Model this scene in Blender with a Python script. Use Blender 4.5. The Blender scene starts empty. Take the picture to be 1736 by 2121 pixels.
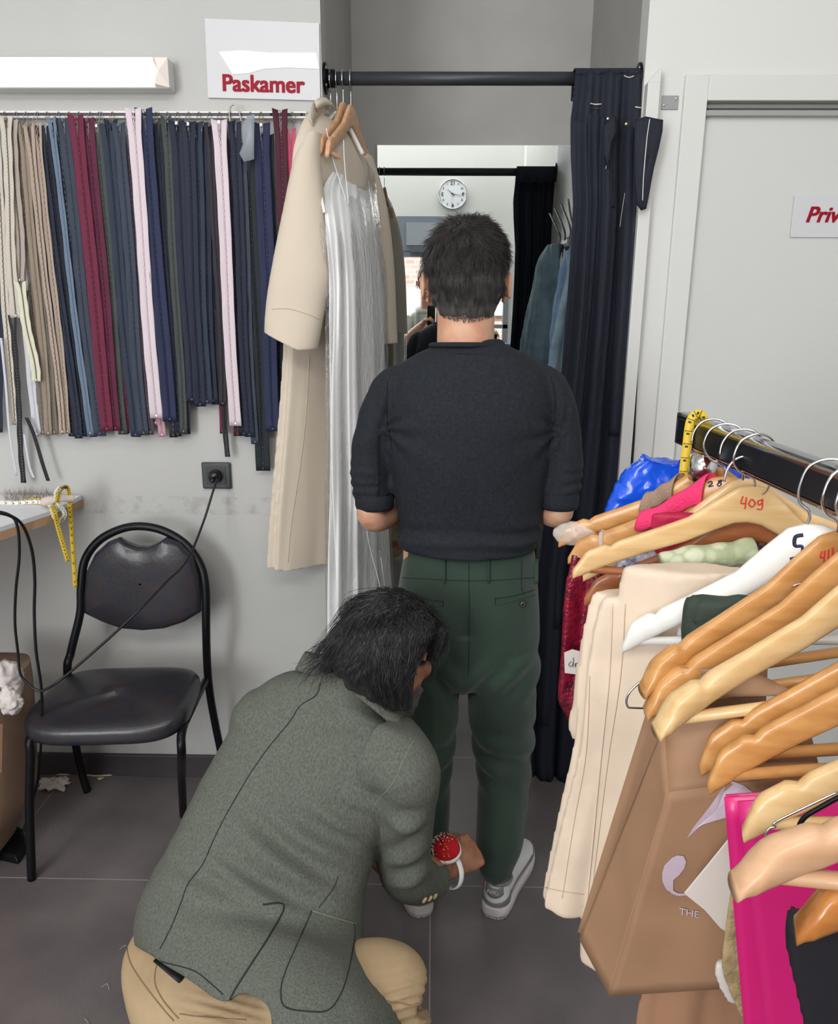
import bpy, bmesh, math, random
import numpy as np
from mathutils import Vector, Matrix, noise
from mathutils.bvhtree import BVHTree
random.seed(7)
R = random.random
PI = math.pi
scn = bpy.context.scene
COL = scn.collection

# ---------------------------------------------------------------- camera
CF, CP, CYAW, CROLL, CH = 1570.0, .2624, .0175, .0055, 1.5   # focal (px), pitch, yaw, roll, height
_cy, _sy = math.cos(CYAW), math.sin(CYAW)
FW = Vector((-_sy*math.cos(CP), _cy*math.cos(CP), -math.sin(CP)))
_r = Vector((_cy, _sy, 0)); _u = _r.cross(FW)
RT = _r*math.cos(CROLL) + _u*math.sin(CROLL)
UP = -_r*math.sin(CROLL) + _u*math.cos(CROLL)
EYE = Vector((0, 0, CH))
cam_d = bpy.data.cameras.new('camera'); cam = bpy.data.objects.new('camera', cam_d); COL.objects.link(cam)
cam.matrix_world = Matrix(((RT.x, UP.x, -FW.x, 0), (RT.y, UP.y, -FW.y, 0), (RT.z, UP.z, -FW.z, CH), (0, 0, 0, 1)))
cam_d.sensor_fit = 'HORIZONTAL'; cam_d.sensor_width = 36; cam_d.lens = 36*CF/1736.0
cam_d.clip_start = .02; cam_d.clip_end = 100
scn.camera = cam

# ---------------------------------------------------------------- world, sun, lights, exposure
scn.view_settings.view_transform = 'Standard'; scn.view_settings.look = 'None'
scn.view_settings.gamma = 1; scn.view_settings.use_curve_mapping = False
scn.view_settings.exposure = 0.1
wd = bpy.data.worlds.new('world'); scn.world = wd; wd.use_nodes = True
_n = wd.node_tree; _n.nodes.clear()
_o = _n.nodes.new('ShaderNodeOutputWorld'); _b = _n.nodes.new('ShaderNodeBackground'); _s = _n.nodes.new('ShaderNodeTexSky')
_s.sky_type = 'NISHITA'; _s.sun_disc = False; _s.sun_elevation = math.radians(48); _s.sun_rotation = math.radians(0)
_b.inputs['Strength'].default_value = .25
_n.links.new(_s.outputs[0], _b.inputs[0]); _n.links.new(_b.outputs[0], _o.inputs[0])

def light(name, typ, loc, rot, energy, color=(1, 1, 1), size=(1, 1), angle=.01):
    d = bpy.data.lights.new(name, typ); d.energy = energy; d.color = color
    if typ == 'AREA': d.shape = 'RECTANGLE'; d.size, d.size_y = size
    if typ == 'SUN': d.angle = angle
    o = bpy.data.objects.new(name, d); COL.objects.link(o); o.location = loc; o.rotation_euler = rot
    return o
light('sun', 'SUN', (0, 5, 8), (math.radians(-48), 0, math.radians(8)), 5.0, (1, .95, .88))
light('ceiling_light_front', 'AREA', (-.1, -1.6, 3.38), (math.radians(50), 0, 0), 46, (1, .985, .97), (2.8, .6))
light('fill_light_back_left', 'AREA', (-1.75, -2.3, 1.75), (math.radians(90), 0, math.radians(-22)), 120, (.96, .98, 1), (1.5, 1.9))  # added low fill light before the solid back wall, no window there
light('ceiling_light_mid', 'AREA', (-.3, .2, 3.42), (0, 0, 0), 17, (.97, .98, 1), (3.0, .35))
light('ceiling_light_back', 'AREA', (-.3, -1.9, 3.42), (0, 0, 0), 20, (1, .99, .97), (2.6, .4))

# ---------------------------------------------------------------- helpers
def ray(px, py): return FW + RT*((px-868)/CF) - UP*((py-1060.5)/CF)
def at(px, py, Y): d = ray(px, py); return EYE + d*(Y/d.y)
def atz(px, py, Z): d = ray(px, py); return EYE + d*((Z-CH)/d.z)
def atx(px, py, X): d = ray(px, py); return EYE + d*(X/d.x)
def proj(P):
    d = Vector(P)-EYE; z = d.dot(FW)
    return 868+CF*d.dot(RT)/z, 1060.5-CF*d.dot(UP)/z
MIRROR_Y = 2.95
def atm(px, py, Y):            # the real point at depth Y whose mirror image stands at that pixel
    p = at(px, py, 2*MIRROR_Y-Y); return Vector((p.x, Y, p.z))

def srgb(r, g, b):
    f = lambda c: (c/255/12.92) if c/255 <= .04045 else ((c/255+.055)/1.055)**2.4
    return (f(r), f(g), f(b), 1)

MATS = {}
def mat(name, col, rough=.6, metal=0, bump=0, bscale=60, vary=0, vscale=4, spec=.5, sheen=0, trans=0, coat=0,
        col2=None, emis=0, kind='noise', stretch=(1, 1, 1), ior=1.45, alpha=1, sss=0, detail=4):
    """Principled material; vary mixes col towards col2 by a noise or wave pattern, bump adds relief."""
    if name in MATS: return MATS[name]
    m = bpy.data.materials.new(name); m.use_nodes = True; t = m.node_tree; N = t.nodes; L = t.links
    p = N['Principled BSDF']
    c = col if len(col) == 4 else srgb(*col)
    p.inputs['Base Color'].default_value = c; p.inputs['Roughness'].default_value = rough
    p.inputs['Metallic'].default_value = metal; p.inputs['Specular IOR Level'].default_value = spec
    p.inputs['IOR'].default_value = ior
    if sheen: p.inputs['Sheen Weight'].default_value = sheen; p.inputs['Sheen Roughness'].default_value = .5
    if trans: p.inputs['Transmission Weight'].default_value = trans
    if coat: p.inputs['Coat Weight'].default_value = coat; p.inputs['Coat Roughness'].default_value = .1
    if sss: p.inputs['Subsurface Weight'].default_value = sss; p.inputs['Subsurface Radius'].default_value = (.012, .004, .002)
    if alpha < 1: p.inputs['Alpha'].default_value = alpha
    if emis: p.inputs['Emission Color'].default_value = c; p.inputs['Emission Strength'].default_value = emis
    if vary or bump:
        tc = N.new('ShaderNodeTexCoord'); mp = N.new('ShaderNodeMapping'); mp.inputs['Scale'].default_value = stretch
        L.new(tc.outputs['Object'], mp.inputs[0])
    if vary:
        if kind == 'wave':
            w = N.new('ShaderNodeTexWave'); w.inputs['Scale'].default_value = vscale; w.inputs['Distortion'].default_value = 6
            w.inputs['Detail'].default_value = 3; w.inputs['Detail Scale'].default_value = 1.2; fac = w.outputs['Fac']
        elif kind == 'voronoi':
            w = N.new('ShaderNodeTexVoronoi'); w.inputs['Scale'].default_value = vscale; fac = w.outputs['Distance']
        else:
            w = N.new('ShaderNodeTexNoise'); w.inputs['Scale'].default_value = vscale; w.inputs['Detail'].default_value = detail; fac = w.outputs['Fac']
        L.new(mp.outputs[0], w.inputs[0])
        r = N.new('ShaderNodeValToRGB'); r.color_ramp.elements[0].position = .35; r.color_ramp.elements[1].position = .65
        c2 = col2 if col2 else tuple(int(x*(1-vary)) for x in col[:3])
        r.color_ramp.elements[0].color = c; r.color_ramp.elements[1].color = c2 if len(c2) == 4 else srgb(*c2)
        L.new(fac, r.inputs[0]); L.new(r.outputs[0], p.inputs['Base Color'])
    if bump:
        n = N.new('ShaderNodeTexNoise'); n.inputs['Scale'].default_value = bscale; n.inputs['Detail'].default_value = 3
        L.new(mp.outputs[0], n.inputs[0])
        b = N.new('ShaderNodeBump'); b.inputs['Strength'].default_value = bump; b.inputs['Distance'].default_value = .002
        L.new(n.outputs['Fac'], b.inputs['Height']); L.new(b.outputs[0], p.inputs['Normal'])
    MATS[name] = m
    return m

def tag(o, label=None, cat=None, group=None, kind=None):
    if label: o['label'] = label
    if cat: o['category'] = cat
    if group: o['group'] = group
    if kind: o['kind'] = kind
    return o
def empty(name, loc, label, cat, group=None):
    o = bpy.data.objects.new(name, None); COL.objects.link(o); o.location = loc; o.empty_display_size = .05
    return tag(o, label, cat, group)
def mk(name, V, F, m, parent=None, smooth=True, solid=0, bevel=0, subsurf=0):
    me = bpy.data.meshes.new(name); me.from_pydata([tuple(v) for v in V], [], F); me.validate(); me.update()
    o = bpy.data.objects.new(name, me); COL.objects.link(o)
    if m: me.materials.append(m)
    if smooth: me.polygons.foreach_set('use_smooth', [True]*len(me.polygons))
    if parent is not None:
        o.parent = parent
        o.matrix_parent_inverse = Matrix.Translation(parent_world(parent)).inverted()
    if solid: s = o.modifiers.new('solid', 'SOLIDIFY'); s.thickness = solid; s.offset = 0
    if subsurf: s = o.modifiers.new('sub', 'SUBSURF'); s.levels = s.render_levels = subsurf
    if bevel:
        b = o.modifiers.new('bev', 'BEVEL'); b.width = bevel; b.segments = 3; b.limit_method = 'ANGLE'; b.angle_limit = math.radians(40)
        for pl in me.polygons: pl.use_smooth = True
        try: me.set_sharp_from_angle(angle=math.radians(40))
        except Exception: pass
    return o
def parent_world(p): return Vector(p.location) if p.type == 'EMPTY' else Vector((0, 0, 0))

class MB:
    """collects shapes into ONE mesh"""
    def __init__(s): s.V = []; s.F = []
    def add(s, V, F):
        n = len(s.V); s.V += [Vector(v) for v in V]; s.F += [tuple(i+n for i in f) for f in F]; return s
    def box(s, c, d, ax=None):
        c = Vector(c); A = ax or (Vector((1, 0, 0)), Vector((0, 1, 0)), Vector((0, 0, 1)))
        V = [c + A[0]*(d[0]/2*i) + A[1]*(d[1]/2*j) + A[2]*(d[2]/2*k) for i in (-1, 1) for j in (-1, 1) for k in (-1, 1)]
        return s.add(V, [(0, 1, 3, 2), (4, 6, 7, 5), (0, 4, 5, 1), (2, 3, 7, 6), (0, 2, 6, 4), (1, 5, 7, 3)])
    def b2(s, x0, x1, y0, y1, z0, z1): return s.box(((x0+x1)/2, (y0+y1)/2, (z0+z1)/2), (x1-x0, y1-y0, z1-z0))
    def tube(s, pts, r, n=8, cap=True, flat=None):
        pts = [Vector(p) for p in pts]; m = len(pts)
        rr = r if isinstance(r, (list, tuple)) else [r]*m
        t0 = (pts[1]-pts[0]).normalized(); a = Vector((0, 0, 1)) if abs(t0.z) < .9 else Vector((1, 0, 0))
        u = t0.cross(a).normalized(); rings = []
        for i, p in enumerate(pts):
            t = (pts[min(i+1, m-1)]-pts[max(i-1, 0)])
            t = t.normalized() if t.length > 1e-9 else t0
            u = (u - t*u.dot(t)); u = u.normalized() if u.length > 1e-6 else t.orthogonal().normalized(); w = t.cross(u)
            fl = flat or 1
            rings.append([p + u*(rr[i]*math.cos(2*PI*k/n)) + w*(rr[i]*fl*math.sin(2*PI*k/n)) for k in range(n)])
        return s.rings(rings, cap)
    def rings(s, rings, cap=True, closed=True):
        n = len(rings[0]); V = [v for r in rings for v in r]; F = []
        for i in range(len(rings)-1):
            for k in range(n if closed else n-1):
                k2 = (k+1) % n
                F.append((i*n+k, i*n+k2, (i+1)*n+k2, (i+1)*n+k))
        if cap and closed: F.append(tuple(range(n-1, -1, -1))); F.append(tuple((len(rings)-1)*n+k for k in range(n)))
        return s.add(V, F)
    def sphere(s, c, r, n=16, m=10, ax=None):
        c = Vector(c); r = r if isinstance(r, (tuple, list)) else (r, r, r)
        A = ax or (Vector((1, 0, 0)), Vector((0, 1, 0)), Vector((0, 0, 1)))
        rings = []
        for j in range(1, m):
            th = PI*j/m
            rings.append([c + A[0]*(r[0]*math.sin(th)*math.cos(2*PI*k/n)) + A[1]*(r[1]*math.sin(th)*math.sin(2*PI*k/n)) - A[2]*(r[2]*math.cos(th)) for k in range(n)])
        return s.rings(rings)
    def cyl(s, a, b, r, n=20): return s.tube([a, b], r, n)
    def prism(s, poly, axis_vec):          # poly: list of Vectors, extruded along axis_vec
        n = len(poly); V = [Vector(p) for p in poly] + [Vector(p)+Vector(axis_vec) for p in poly]
        F = [tuple(range(n-1, -1, -1)), tuple(range(n, 2*n))] + [(k, (k+1) % n, (k+1) % n+n, k+n) for k in range(n)]
        return s.add(V, F)
    def grid(s, P):                        # P[i][j] points
        n = len(P[0]); V = [v for r in P for v in r]
        F = [(i*n+j, i*n+j+1, (i+1)*n+j+1, (i+1)*n+j) for i in range(len(P)-1) for j in range(n-1)]
        return s.add(V, F)
    def build(s, name, m, parent=None, **k): return mk(name, s.V, s.F, m, parent, **k)

def crom(P, t):
    """Catmull-Rom through tuples/vectors P at t in 0..1"""
    n = len(P)-1; x = min(max(t, 0), 1)*n; i = min(int(x), n-1); f = x-i
    p0, p1, p2, p3 = P[max(i-1, 0)], P[i], P[i+1], P[min(i+2, n)]
    g = lambda a, b, c, d: .5*(2*b + (c-a)*f + (2*a-5*b+4*c-d)*f*f + (3*b-a-3*c+d)*f*f*f)
    if isinstance(p1, (int, float)): return g(p0, p1, p2, p3)
    r = [g(a, b, c, d) for a, b, c, d in zip(p0, p1, p2, p3)]
    return Vector(r) if isinstance(p1, Vector) else r
def spline(P, n): P = [Vector(p) for p in P]; return [crom(P, i/(n-1)) for i in range(n)]
def lerprow(rows, y):
    """rows sorted by first item: interpolated tail at y"""
    if y <= rows[0][0]: return rows[0][1:]
    for a, b in zip(rows, rows[1:]):
        if y <= b[0]:
            f = (y-a[0])/(b[0]-a[0]); return [p+(q-p)*f for p, q in zip(a[1:], b[1:])]
    return rows[-1][1:]
def loft(secs, nseg=24, nrow=None, e=2.0, fold=None, cap=True):
    """secs: (centre, half-axis a, half-axis b); smooth rings through them. fold(u, t) scales radius."""
    C = [Vector(x[0]) for x in secs]; A = [Vector(x[1]) for x in secs]; B = [Vector(x[2]) for x in secs]
    nrow = nrow or len(secs)*4; rings = []
    for i in range(nrow):
        t = i/(nrow-1); c, a, b = crom(C, t), crom(A, t), crom(B, t); rg = []
        for k in range(nseg):
            th = 2*PI*k/nseg; cs, sn = math.cos(th), math.sin(th)
            x = math.copysign(abs(cs)**(2/e), cs); y = math.copysign(abs(sn)**(2/e), sn)
            f = 1+(fold(k/nseg, t) if fold else 0)
            rg.append(c + a*(x*f) + b*(y*f))
        rings.append(rg)
    return MB().rings(rings, cap)
def pxloft(rows, Y, depth, nseg=32, nrow=40, e=2.2, fold=None, cap=True, yoff=None):
    """rows (py, x_left, x_right[, Y, depth]) measured on the thing's own vertical plane."""
    secs = []
    for r in rows:
        yy = r[3] if len(r) > 3 else Y; dd = r[4] if len(r) > 4 else depth
        l, q = at(r[1], r[0], yy), at(r[2], r[0], yy)
        secs.append(((l+q)/2, (q-l)/2, Vector((0, dd, 0))))
    return loft(secs, nseg, nrow, e, fold, cap)

def fuse(name, mbs, m, parent=None, voxel=.006, smooth=3, disp=None, cut=None, planes=None):
    """union of closed shapes -> one continuous smoothed surface"""
    mb = MB()
    for x in mbs: mb.add(x.V, x.F)
    me = bpy.data.meshes.new('tmp'); me.from_pydata([tuple(v) for v in mb.V], [], mb.F)
    bm = bmesh.new(); bm.from_mesh(me); bmesh.ops.recalc_face_normals(bm, faces=bm.faces); bm.to_mesh(me); bm.free()
    o = bpy.data.objects.new('tmp', me); COL.objects.link(o)
    r = o.modifiers.new('r', 'REMESH'); r.mode = 'VOXEL'; r.voxel_size = voxel
    dg = bpy.context.evaluated_depsgraph_get(); ev = o.evaluated_get(dg); me2 = bpy.data.meshes.new_from_object(ev)
    bpy.data.objects.remove(o); bpy.data.meshes.remove(me)
    nv = len(me2.vertices); co = np.empty(nv*3); me2.vertices.foreach_get('co', co); co = co.reshape(-1, 3)
    ed = np.empty(len(me2.edges)*2, dtype=np.int64); me2.edges.foreach_get('vertices', ed); ed = ed.reshape(-1, 2)
    deg = np.bincount(ed.ravel(), minlength=nv).astype(float)[:, None]
    for _ in range(smooth):
        for lam in (.6, -.35 if smooth > 1 else .6):
            s = np.zeros_like(co)
            for c in range(3):
                s[:, c] = np.bincount(ed[:, 0], co[ed[:, 1], c], nv)+np.bincount(ed[:, 1], co[ed[:, 0], c], nv)
            co = co+lam*(s/deg-co)
    me2.vertices.foreach_set('co', co.ravel()); me2.update()
    if disp:
        no = np.empty(nv*3); me2.vertices.foreach_get('normal', no); no = no.reshape(-1, 3)
        d = disp(co, no)
        co = co + (no*d[:, None] if d.ndim == 1 else d); me2.vertices.foreach_set('co', co.ravel()); me2.update()
    if cut:
        bm = bmesh.new(); bm.from_mesh(me2)
        bmesh.ops.delete(bm, geom=[v for v in bm.verts if cut(v.co)], context='VERTS')
        for _ in range(24):
            new = []
            for v in bm.verts:
                if v.is_boundary:
                    nb = [e.other_vert(v).co for e in v.link_edges if e.is_boundary]
                    if len(nb) == 2: new.append((v, v.co*.4+(nb[0]+nb[1])*.3))
            for v, c in new: v.co = c
        bm.to_mesh(me2); bm.free()
    if planes:
        bm = bmesh.new(); bm.from_mesh(me2)
        for pc, pn in planes: bmesh.ops.bisect_plane(bm, geom=bm.verts[:]+bm.edges[:]+bm.faces[:], plane_co=pc, plane_no=pn, clear_outer=True)
        bm.to_mesh(me2); bm.free()
    me2.name = name; me2.materials.clear(); me2.materials.append(m)
    ob = bpy.data.objects.new(name, me2); COL.objects.link(ob)
    me2.polygons.foreach_set('use_smooth', [True]*len(me2.polygons))
    if parent is not None:
        ob.parent = parent; ob.matrix_parent_inverse = Matrix.Translation(parent_world(parent)).inverted()
    return ob
def bvh(o): return BVHTree.FromPolygons([v.co.copy() for v in o.data.vertices], [tuple(p.vertices) for p in o.data.polygons])
def on(b, px, py, off=.001):
    d = ray(px, py).normalized(); h = b.ray_cast(EYE, d)
    return None if h[0] is None else h[0] + (h[1] if h[1].dot(d) < 0 else -h[1])*off
def seam(b, pix, r, name, m, parent, n=40, off=.0006, flat=.5, nseg=5):
    """a stitched line lying on a surface"""
    P = [crom([Vector((x, y, 0)) for x, y in pix], i/(n-1)) for i in range(n)]
    Q = [q for q in (on(b, p.x, p.y, off) for p in P) if q is not None]
    if len(Q) < 2: return None
    return MB().tube(Q, r, nseg).build(name, m, parent)
def nz(co, s, seed=0):
    return np.array([noise.noise(Vector((p[0]*s+seed, p[1]*s, p[2]*s))) for p in co])
def text(name, s, loc, ax, up, size, m, parent, depth=.0006, italic=0, bold=0, align='CENTER'):
    c = bpy.data.curves.new(name, 'FONT'); c.body = s; c.size = size; c.extrude = depth; c.align_x = align
    c.shear = italic
    o = bpy.data.objects.new(name, c); COL.objects.link(o)
    dg = bpy.context.evaluated_depsgraph_get(); me = bpy.data.meshes.new_from_object(o.evaluated_get(dg)); bpy.data.objects.remove(o)
    ax = Vector(ax).normalized(); up = Vector(up).normalized(); nn = ax.cross(up)
    if bold:
        V0 = [v.co.copy() for v in me.vertices]; F0 = [tuple(p.vertices) for p in me.polygons]; mb = MB(); k = 0
        for dx in (-bold, 0, bold):
            for dy in (-bold*.6, bold*.6):
                mb.add([v+Vector((dx, dy, k*.00004)) for v in V0], F0); k += 1
        me = bpy.data.meshes.new(name); me.from_pydata([tuple(v) for v in mb.V], [], mb.F)
    M = Matrix(((ax.x, up.x, nn.x, loc[0]), (ax.y, up.y, nn.y, loc[1]), (ax.z, up.z, nn.z, loc[2]), (0, 0, 0, 1)))
    me.transform(M); me.materials.clear(); me.materials.append(m)
    ob = bpy.data.objects.new(name, me); COL.objects.link(ob)
    if parent is not None: ob.parent = parent; ob.matrix_parent_inverse = Matrix.Translation(parent_world(parent)).inverted()
    return ob
def stroke(px_lists, Y, r):        # handwriting strokes on a plane Y
    mb = MB()
    for L in px_lists: mb.tube(spline([at(x, y, Y) for x, y in L], max(6, len(L)*4)), r, 6)
    return mb
X_, Y_, Z_ = Vector((1, 0, 0)), Vector((0, 1, 0)), Vector((0, 0, 1))
# ================================================================ THE ROOM
YW = 2.19
XL, XR = -.297, .537
m_wall = mat('wall_paint', (178, 178, 176), .55, bump=.15, bscale=90)
m_wallw = mat('wall_paint_white', (216, 216, 213), .5, bump=.1, bscale=90)
m_alc = mat('alcove_paint', (172, 171, 168), .6, bump=.15, bscale=90, vary=.04, vscale=6)
m_white = mat('white_lacquer', (214, 214, 211), .35)
m_door = mat('door_grey', (205, 206, 203), .4, bump=.05, bscale=200)
m_black = mat('black_metal', (28, 29, 33), .38, metal=.6, bump=.1, bscale=300)
m_chrome = mat('chrome', (215, 215, 218), .15, metal=1)
m_steel = mat('brushed_steel', (175, 175, 172), .32, metal=1)

def floor_material():
    m = bpy.data.materials.new('floor_tiles'); m.use_nodes = True; t = m.node_tree; N = t.nodes; L = t.links; p = N['Principled BSDF']
    tc = N.new('ShaderNodeTexCoord'); sp = N.new('ShaderNodeSeparateXYZ'); L.new(tc.outputs['Object'], sp.inputs[0])
    def grout(sock, off):
        a = N.new('ShaderNodeMath'); a.operation = 'ADD'; a.inputs[1].default_value = off; L.new(sock, a.inputs[0])
        b = N.new('ShaderNodeMath'); b.operation = 'PINGPONG'; b.inputs[1].default_value = .3025; L.new(a.outputs[0], b.inputs[0])
        c = N.new('ShaderNodeMath'); c.operation = 'LESS_THAN'; c.inputs[1].default_value = .0014; L.new(b.outputs[0], c.inputs[0]); return c.outputs[0]
    gx = grout(sp.outputs[0], 6.05-.006); gy = grout(sp.outputs[1], 6.05-1.711)
    mx = N.new('ShaderNodeMath'); mx.operation = 'MAXIMUM'; L.new(gx, mx.inputs[0]); L.new(gy, mx.inputs[1])
    n = N.new('ShaderNodeTexNoise'); n.inputs['Scale'].default_value = 5; n.inputs['Detail'].default_value = 6; L.new(tc.outputs['Object'], n.inputs[0])
    r = N.new('ShaderNodeValToRGB'); r.color_ramp.elements[0].color = srgb(96, 89, 90); r.color_ramp.elements[1].color = srgb(114, 107, 107)
    r.color_ramp.elements[0].position = .35; r.color_ramp.elements[1].position = .7; L.new(n.outputs['Fac'], r.inputs[0])
    # tiny specks of dust
    v = N.new('ShaderNodeTexVoronoi'); v.inputs['Scale'].default_value = 16; L.new(tc.outputs['Object'], v.inputs[0])
    vl = N.new('ShaderNodeMath'); vl.operation = 'LESS_THAN'; vl.inputs[1].default_value = .022; L.new(v.outputs['Distance'], vl.inputs[0])
    mm = N.new('ShaderNodeMix'); mm.data_type = 'RGBA'; mm.inputs[7].default_value = srgb(158, 153, 148); L.new(mx.outputs[0], mm.inputs[0]); L.new(r.outputs[0], mm.inputs[6])
    m3 = N.new('ShaderNodeMix'); m3.data_type = 'RGBA'; m3.inputs[7].default_value = srgb(130, 126, 120); L.new(vl.outputs[0], m3.inputs[0]); L.new(mm.outputs[2], m3.inputs[6])
    L.new(m3.outputs[2], p.inputs['Base Color'])
    p.inputs['Roughness'].default_value = .42
    n2 = N.new('ShaderNodeTexNoise'); n2.inputs['Scale'].default_value = 140; L.new(tc.outputs['Object'], n2.inputs[0])
    b = N.new('ShaderNodeBump'); b.inputs['Strength'].default_value = .25; b.inputs['Distance'].default_value = .002; L.new(n2.outputs['Fac'], b.inputs['Height']); L.new(b.outputs[0], p.inputs['Normal'])
    return m
m_floor = floor_material()
def struct(name, mb, m, **k): o = mb.build(name, m, smooth=False, **k); o['kind'] = 'structure'; return o
struct('floor', MB().b2(-2.6, 2.4, -2.5, 3.1, -.1, 0), m_floor)
struct('ceiling', MB().b2(-2.6, 2.4, -2.5, 3.1, 3.5, 3.6), m_wallw)
def wall_band():
    m = bpy.data.materials.new('wall_paint_left'); m.use_nodes = True; t = m.node_tree; N = t.nodes; L = t.links; p = N['Principled BSDF']
    tc = N.new('ShaderNodeTexCoord'); n = N.new('ShaderNodeTexNoise'); n.inputs['Scale'].default_value = 2.2; n.inputs['Detail'].default_value = 5
    L.new(tc.outputs['Object'], n.inputs[0]); r = N.new('ShaderNodeValToRGB')
    r.color_ramp.elements[0].color = srgb(182, 182, 180); r.color_ramp.elements[1].color = srgb(176, 175, 172); L.new(n.outputs['Fac'], r.inputs[0])
    # scuffed band at chair-back height
    sp = N.new('ShaderNodeSeparateXYZ'); L.new(tc.outputs['Object'], sp.inputs[0])
    c_ = N.new('ShaderNodeMath'); c_.operation = 'COMPARE'; c_.inputs[1].default_value = .925; c_.inputs[2].default_value = .028; L.new(sp.outputs[2], c_.inputs[0])
    n3 = N.new('ShaderNodeTexNoise'); n3.inputs['Scale'].default_value = 34; n3.inputs['Detail'].default_value = 6; L.new(tc.outputs['Object'], n3.inputs[0])
    g_ = N.new('ShaderNodeMath'); g_.operation = 'MULTIPLY_ADD'; g_.inputs[1].default_value = 1.6; g_.inputs[2].default_value = -.75; g_.use_clamp = True; L.new(n3.outputs['Fac'], g_.inputs[0])
    k_ = N.new('ShaderNodeMath'); k_.operation = 'MULTIPLY'; L.new(c_.outputs[0], k_.inputs[0]); L.new(g_.outputs[0], k_.inputs[1])
    mx = N.new('ShaderNodeMix'); mx.data_type = 'RGBA'; mx.inputs[7].default_value = srgb(120, 116, 110); L.new(k_.outputs[0], mx.inputs[0]); L.new(r.outputs[0], mx.inputs[6])
    L.new(mx.outputs[2], p.inputs['Base Color']); p.inputs['Roughness'].default_value = .5
    n2 = N.new('ShaderNodeTexNoise'); n2.inputs['Scale'].default_value = 70; L.new(tc.outputs['Object'], n2.inputs[0])
    b = N.new('ShaderNodeBump'); b.inputs['Strength'].default_value = .15; b.inputs['Distance'].default_value = .002; L.new(n2.outputs['Fac'], b.inputs['Height']); L.new(b.outputs[0], p.inputs['Normal'])
    return m
struct('wall_left', MB().b2(-2.6, XL, YW, YW+.08, 0, 3.55), wall_band())
struct('wall_alcove_left', MB().b2(XL-.08, XL, YW+.08, 2.97, 0, 3.55), m_alc)
struct('wall_alcove_back', MB().b2(XL, XR, 2.97, 3.05, 0, 3.55), m_alc)
struct('wall_alcove_right', MB().b2(XR, XR+.08, YW+.08, 2.97, 0, 3.55), m_alc)
DX0, DX1, DZ = .700, 1.55, 2.022
struct('wall_right', MB().b2(XR, DX0-.005, YW, YW+.08, 0, 3.55).b2(DX1+.005, 2.4, YW, YW+.08, 0, 3.55).b2(DX0-.005, DX1+.005, YW, YW+.08, DZ+.005, 3.55), m_wallw)
struct('wall_side_left', MB().b2(-2.68, -2.6, -2.5, YW+.08, 0, 3.55), m_wallw)
struct('wall_side_right', MB().b2(2.4, 2.48, -2.5, YW+.08, 0, 3.55), m_wallw)
# back wall with the shop window, and the bright pier beside it (both seen in the mirror)
WX0, WX1 = -.42, .78
WZ1 = atm(868, 524, -2.4).z; WZ0 = .85
struct('wall_back', MB().b2(-2.6, WX0, -2.5, -2.4, 0, 3.55).b2(WX1, 2.4, -2.5, -2.4, 0, 3.55).b2(WX0, WX1, -2.5, -2.4, WZ1, 3.55).b2(WX0, WX1, -2.5, -2.4, 0, WZ0), m_wallw)
struct('trim_2', MB().b2(atm(1088, 330, -2.3).x, 2.4, -2.4, -2.2, 0, 3.5), mat('pier_white', (238, 238, 234), .5))
m_winf = mat('window_frame_grey', (120, 128, 138), .45)
w = empty('window_1', (0, -2.4, WZ0), 'grey framed shop window reflected in the mirror', 'window'); w['kind'] = 'structure'
fx0, fx1 = atm(822, 500, -2.38).x, atm(1013, 480, -2.38).x; fz = atm(900, 449, -2.38).z
f = MB().b2(fx0, fx1, -2.4, -2.34, WZ1+.02, fz)
for x in (WX0, WX0+.03, WX1-.05, (WX0+WX1)/2+.25): f.b2(x, x+.05, -2.44, -2.35, WZ0, WZ1)
f.b2(WX0, WX1, -2.44, -2.35, WZ1-.04, WZ1+.02).b2(WX0, WX1, -2.44, -2.35, WZ0, WZ0+.06).b2(WX0, WX1, -2.44, -2.35, WZ0+.45, WZ0+.49)
f.build('window_frame', m_winf, w, smooth=False)
MB().b2(fx0+.1, fx1-.12, -2.335, -2.325, WZ1+.07, fz-.06).build('transom_panel', mat('transom_grey', (150, 156, 165), .4), w, smooth=False)
MB().b2(fx0+.14, fx1-.25, -2.34, -2.28, WZ1+.0, WZ1+.06).build('roller_box', mat('roller_dark', (92, 96, 102), .4), w, smooth=False)
MB().b2(WX0+.02, WX1-.02, -2.42, -2.415, WZ0+.02, WZ1-.02).build('pane', mat('window_glass', (255, 255, 255), .02, trans=1, ior=1.02, spec=.2), w, smooth=False)
def brick_material():
    m = bpy.data.materials.new('facing_brick'); m.use_nodes = True; t = m.node_tree; N = t.nodes; L = t.links; p = N['Principled BSDF']
    tc = N.new('ShaderNodeTexCoord'); mp = N.new('ShaderNodeMapping'); mp.inputs['Rotation'].default_value = (math.radians(90), 0, 0); L.new(tc.outputs['Object'], mp.inputs[0])
    b = N.new('ShaderNodeTexBrick'); b.inputs['Scale'].default_value = 3.2; b.inputs['Color1'].default_value = srgb(205, 160, 145); b.inputs['Color2'].default_value = srgb(225, 195, 180)
    b.inputs['Mortar'].default_value = srgb(225, 218, 208); b.inputs['Mortar Size'].default_value = .03; L.new(mp.outputs[0], b.inputs[0]); L.new(b.outputs[0], p.inputs['Base Color']); p.inputs['Roughness'].default_value = .9
    return m
st = empty('building', (0, -7, 0), 'pale brick house across the street, seen through the reflected window', 'building')
MB().b2(-5, 6, -7.2, -7, 0, 7).build('brick_wall', brick_material(), st, smooth=False)
zb = atm(868, 620, -7).z
MB().b2(-5, 6, -6.99, -6.9, zb-.25, zb+.2).build('ledge', mat('stone_ledge', (240, 236, 225), .8), st, smooth=False)
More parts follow.
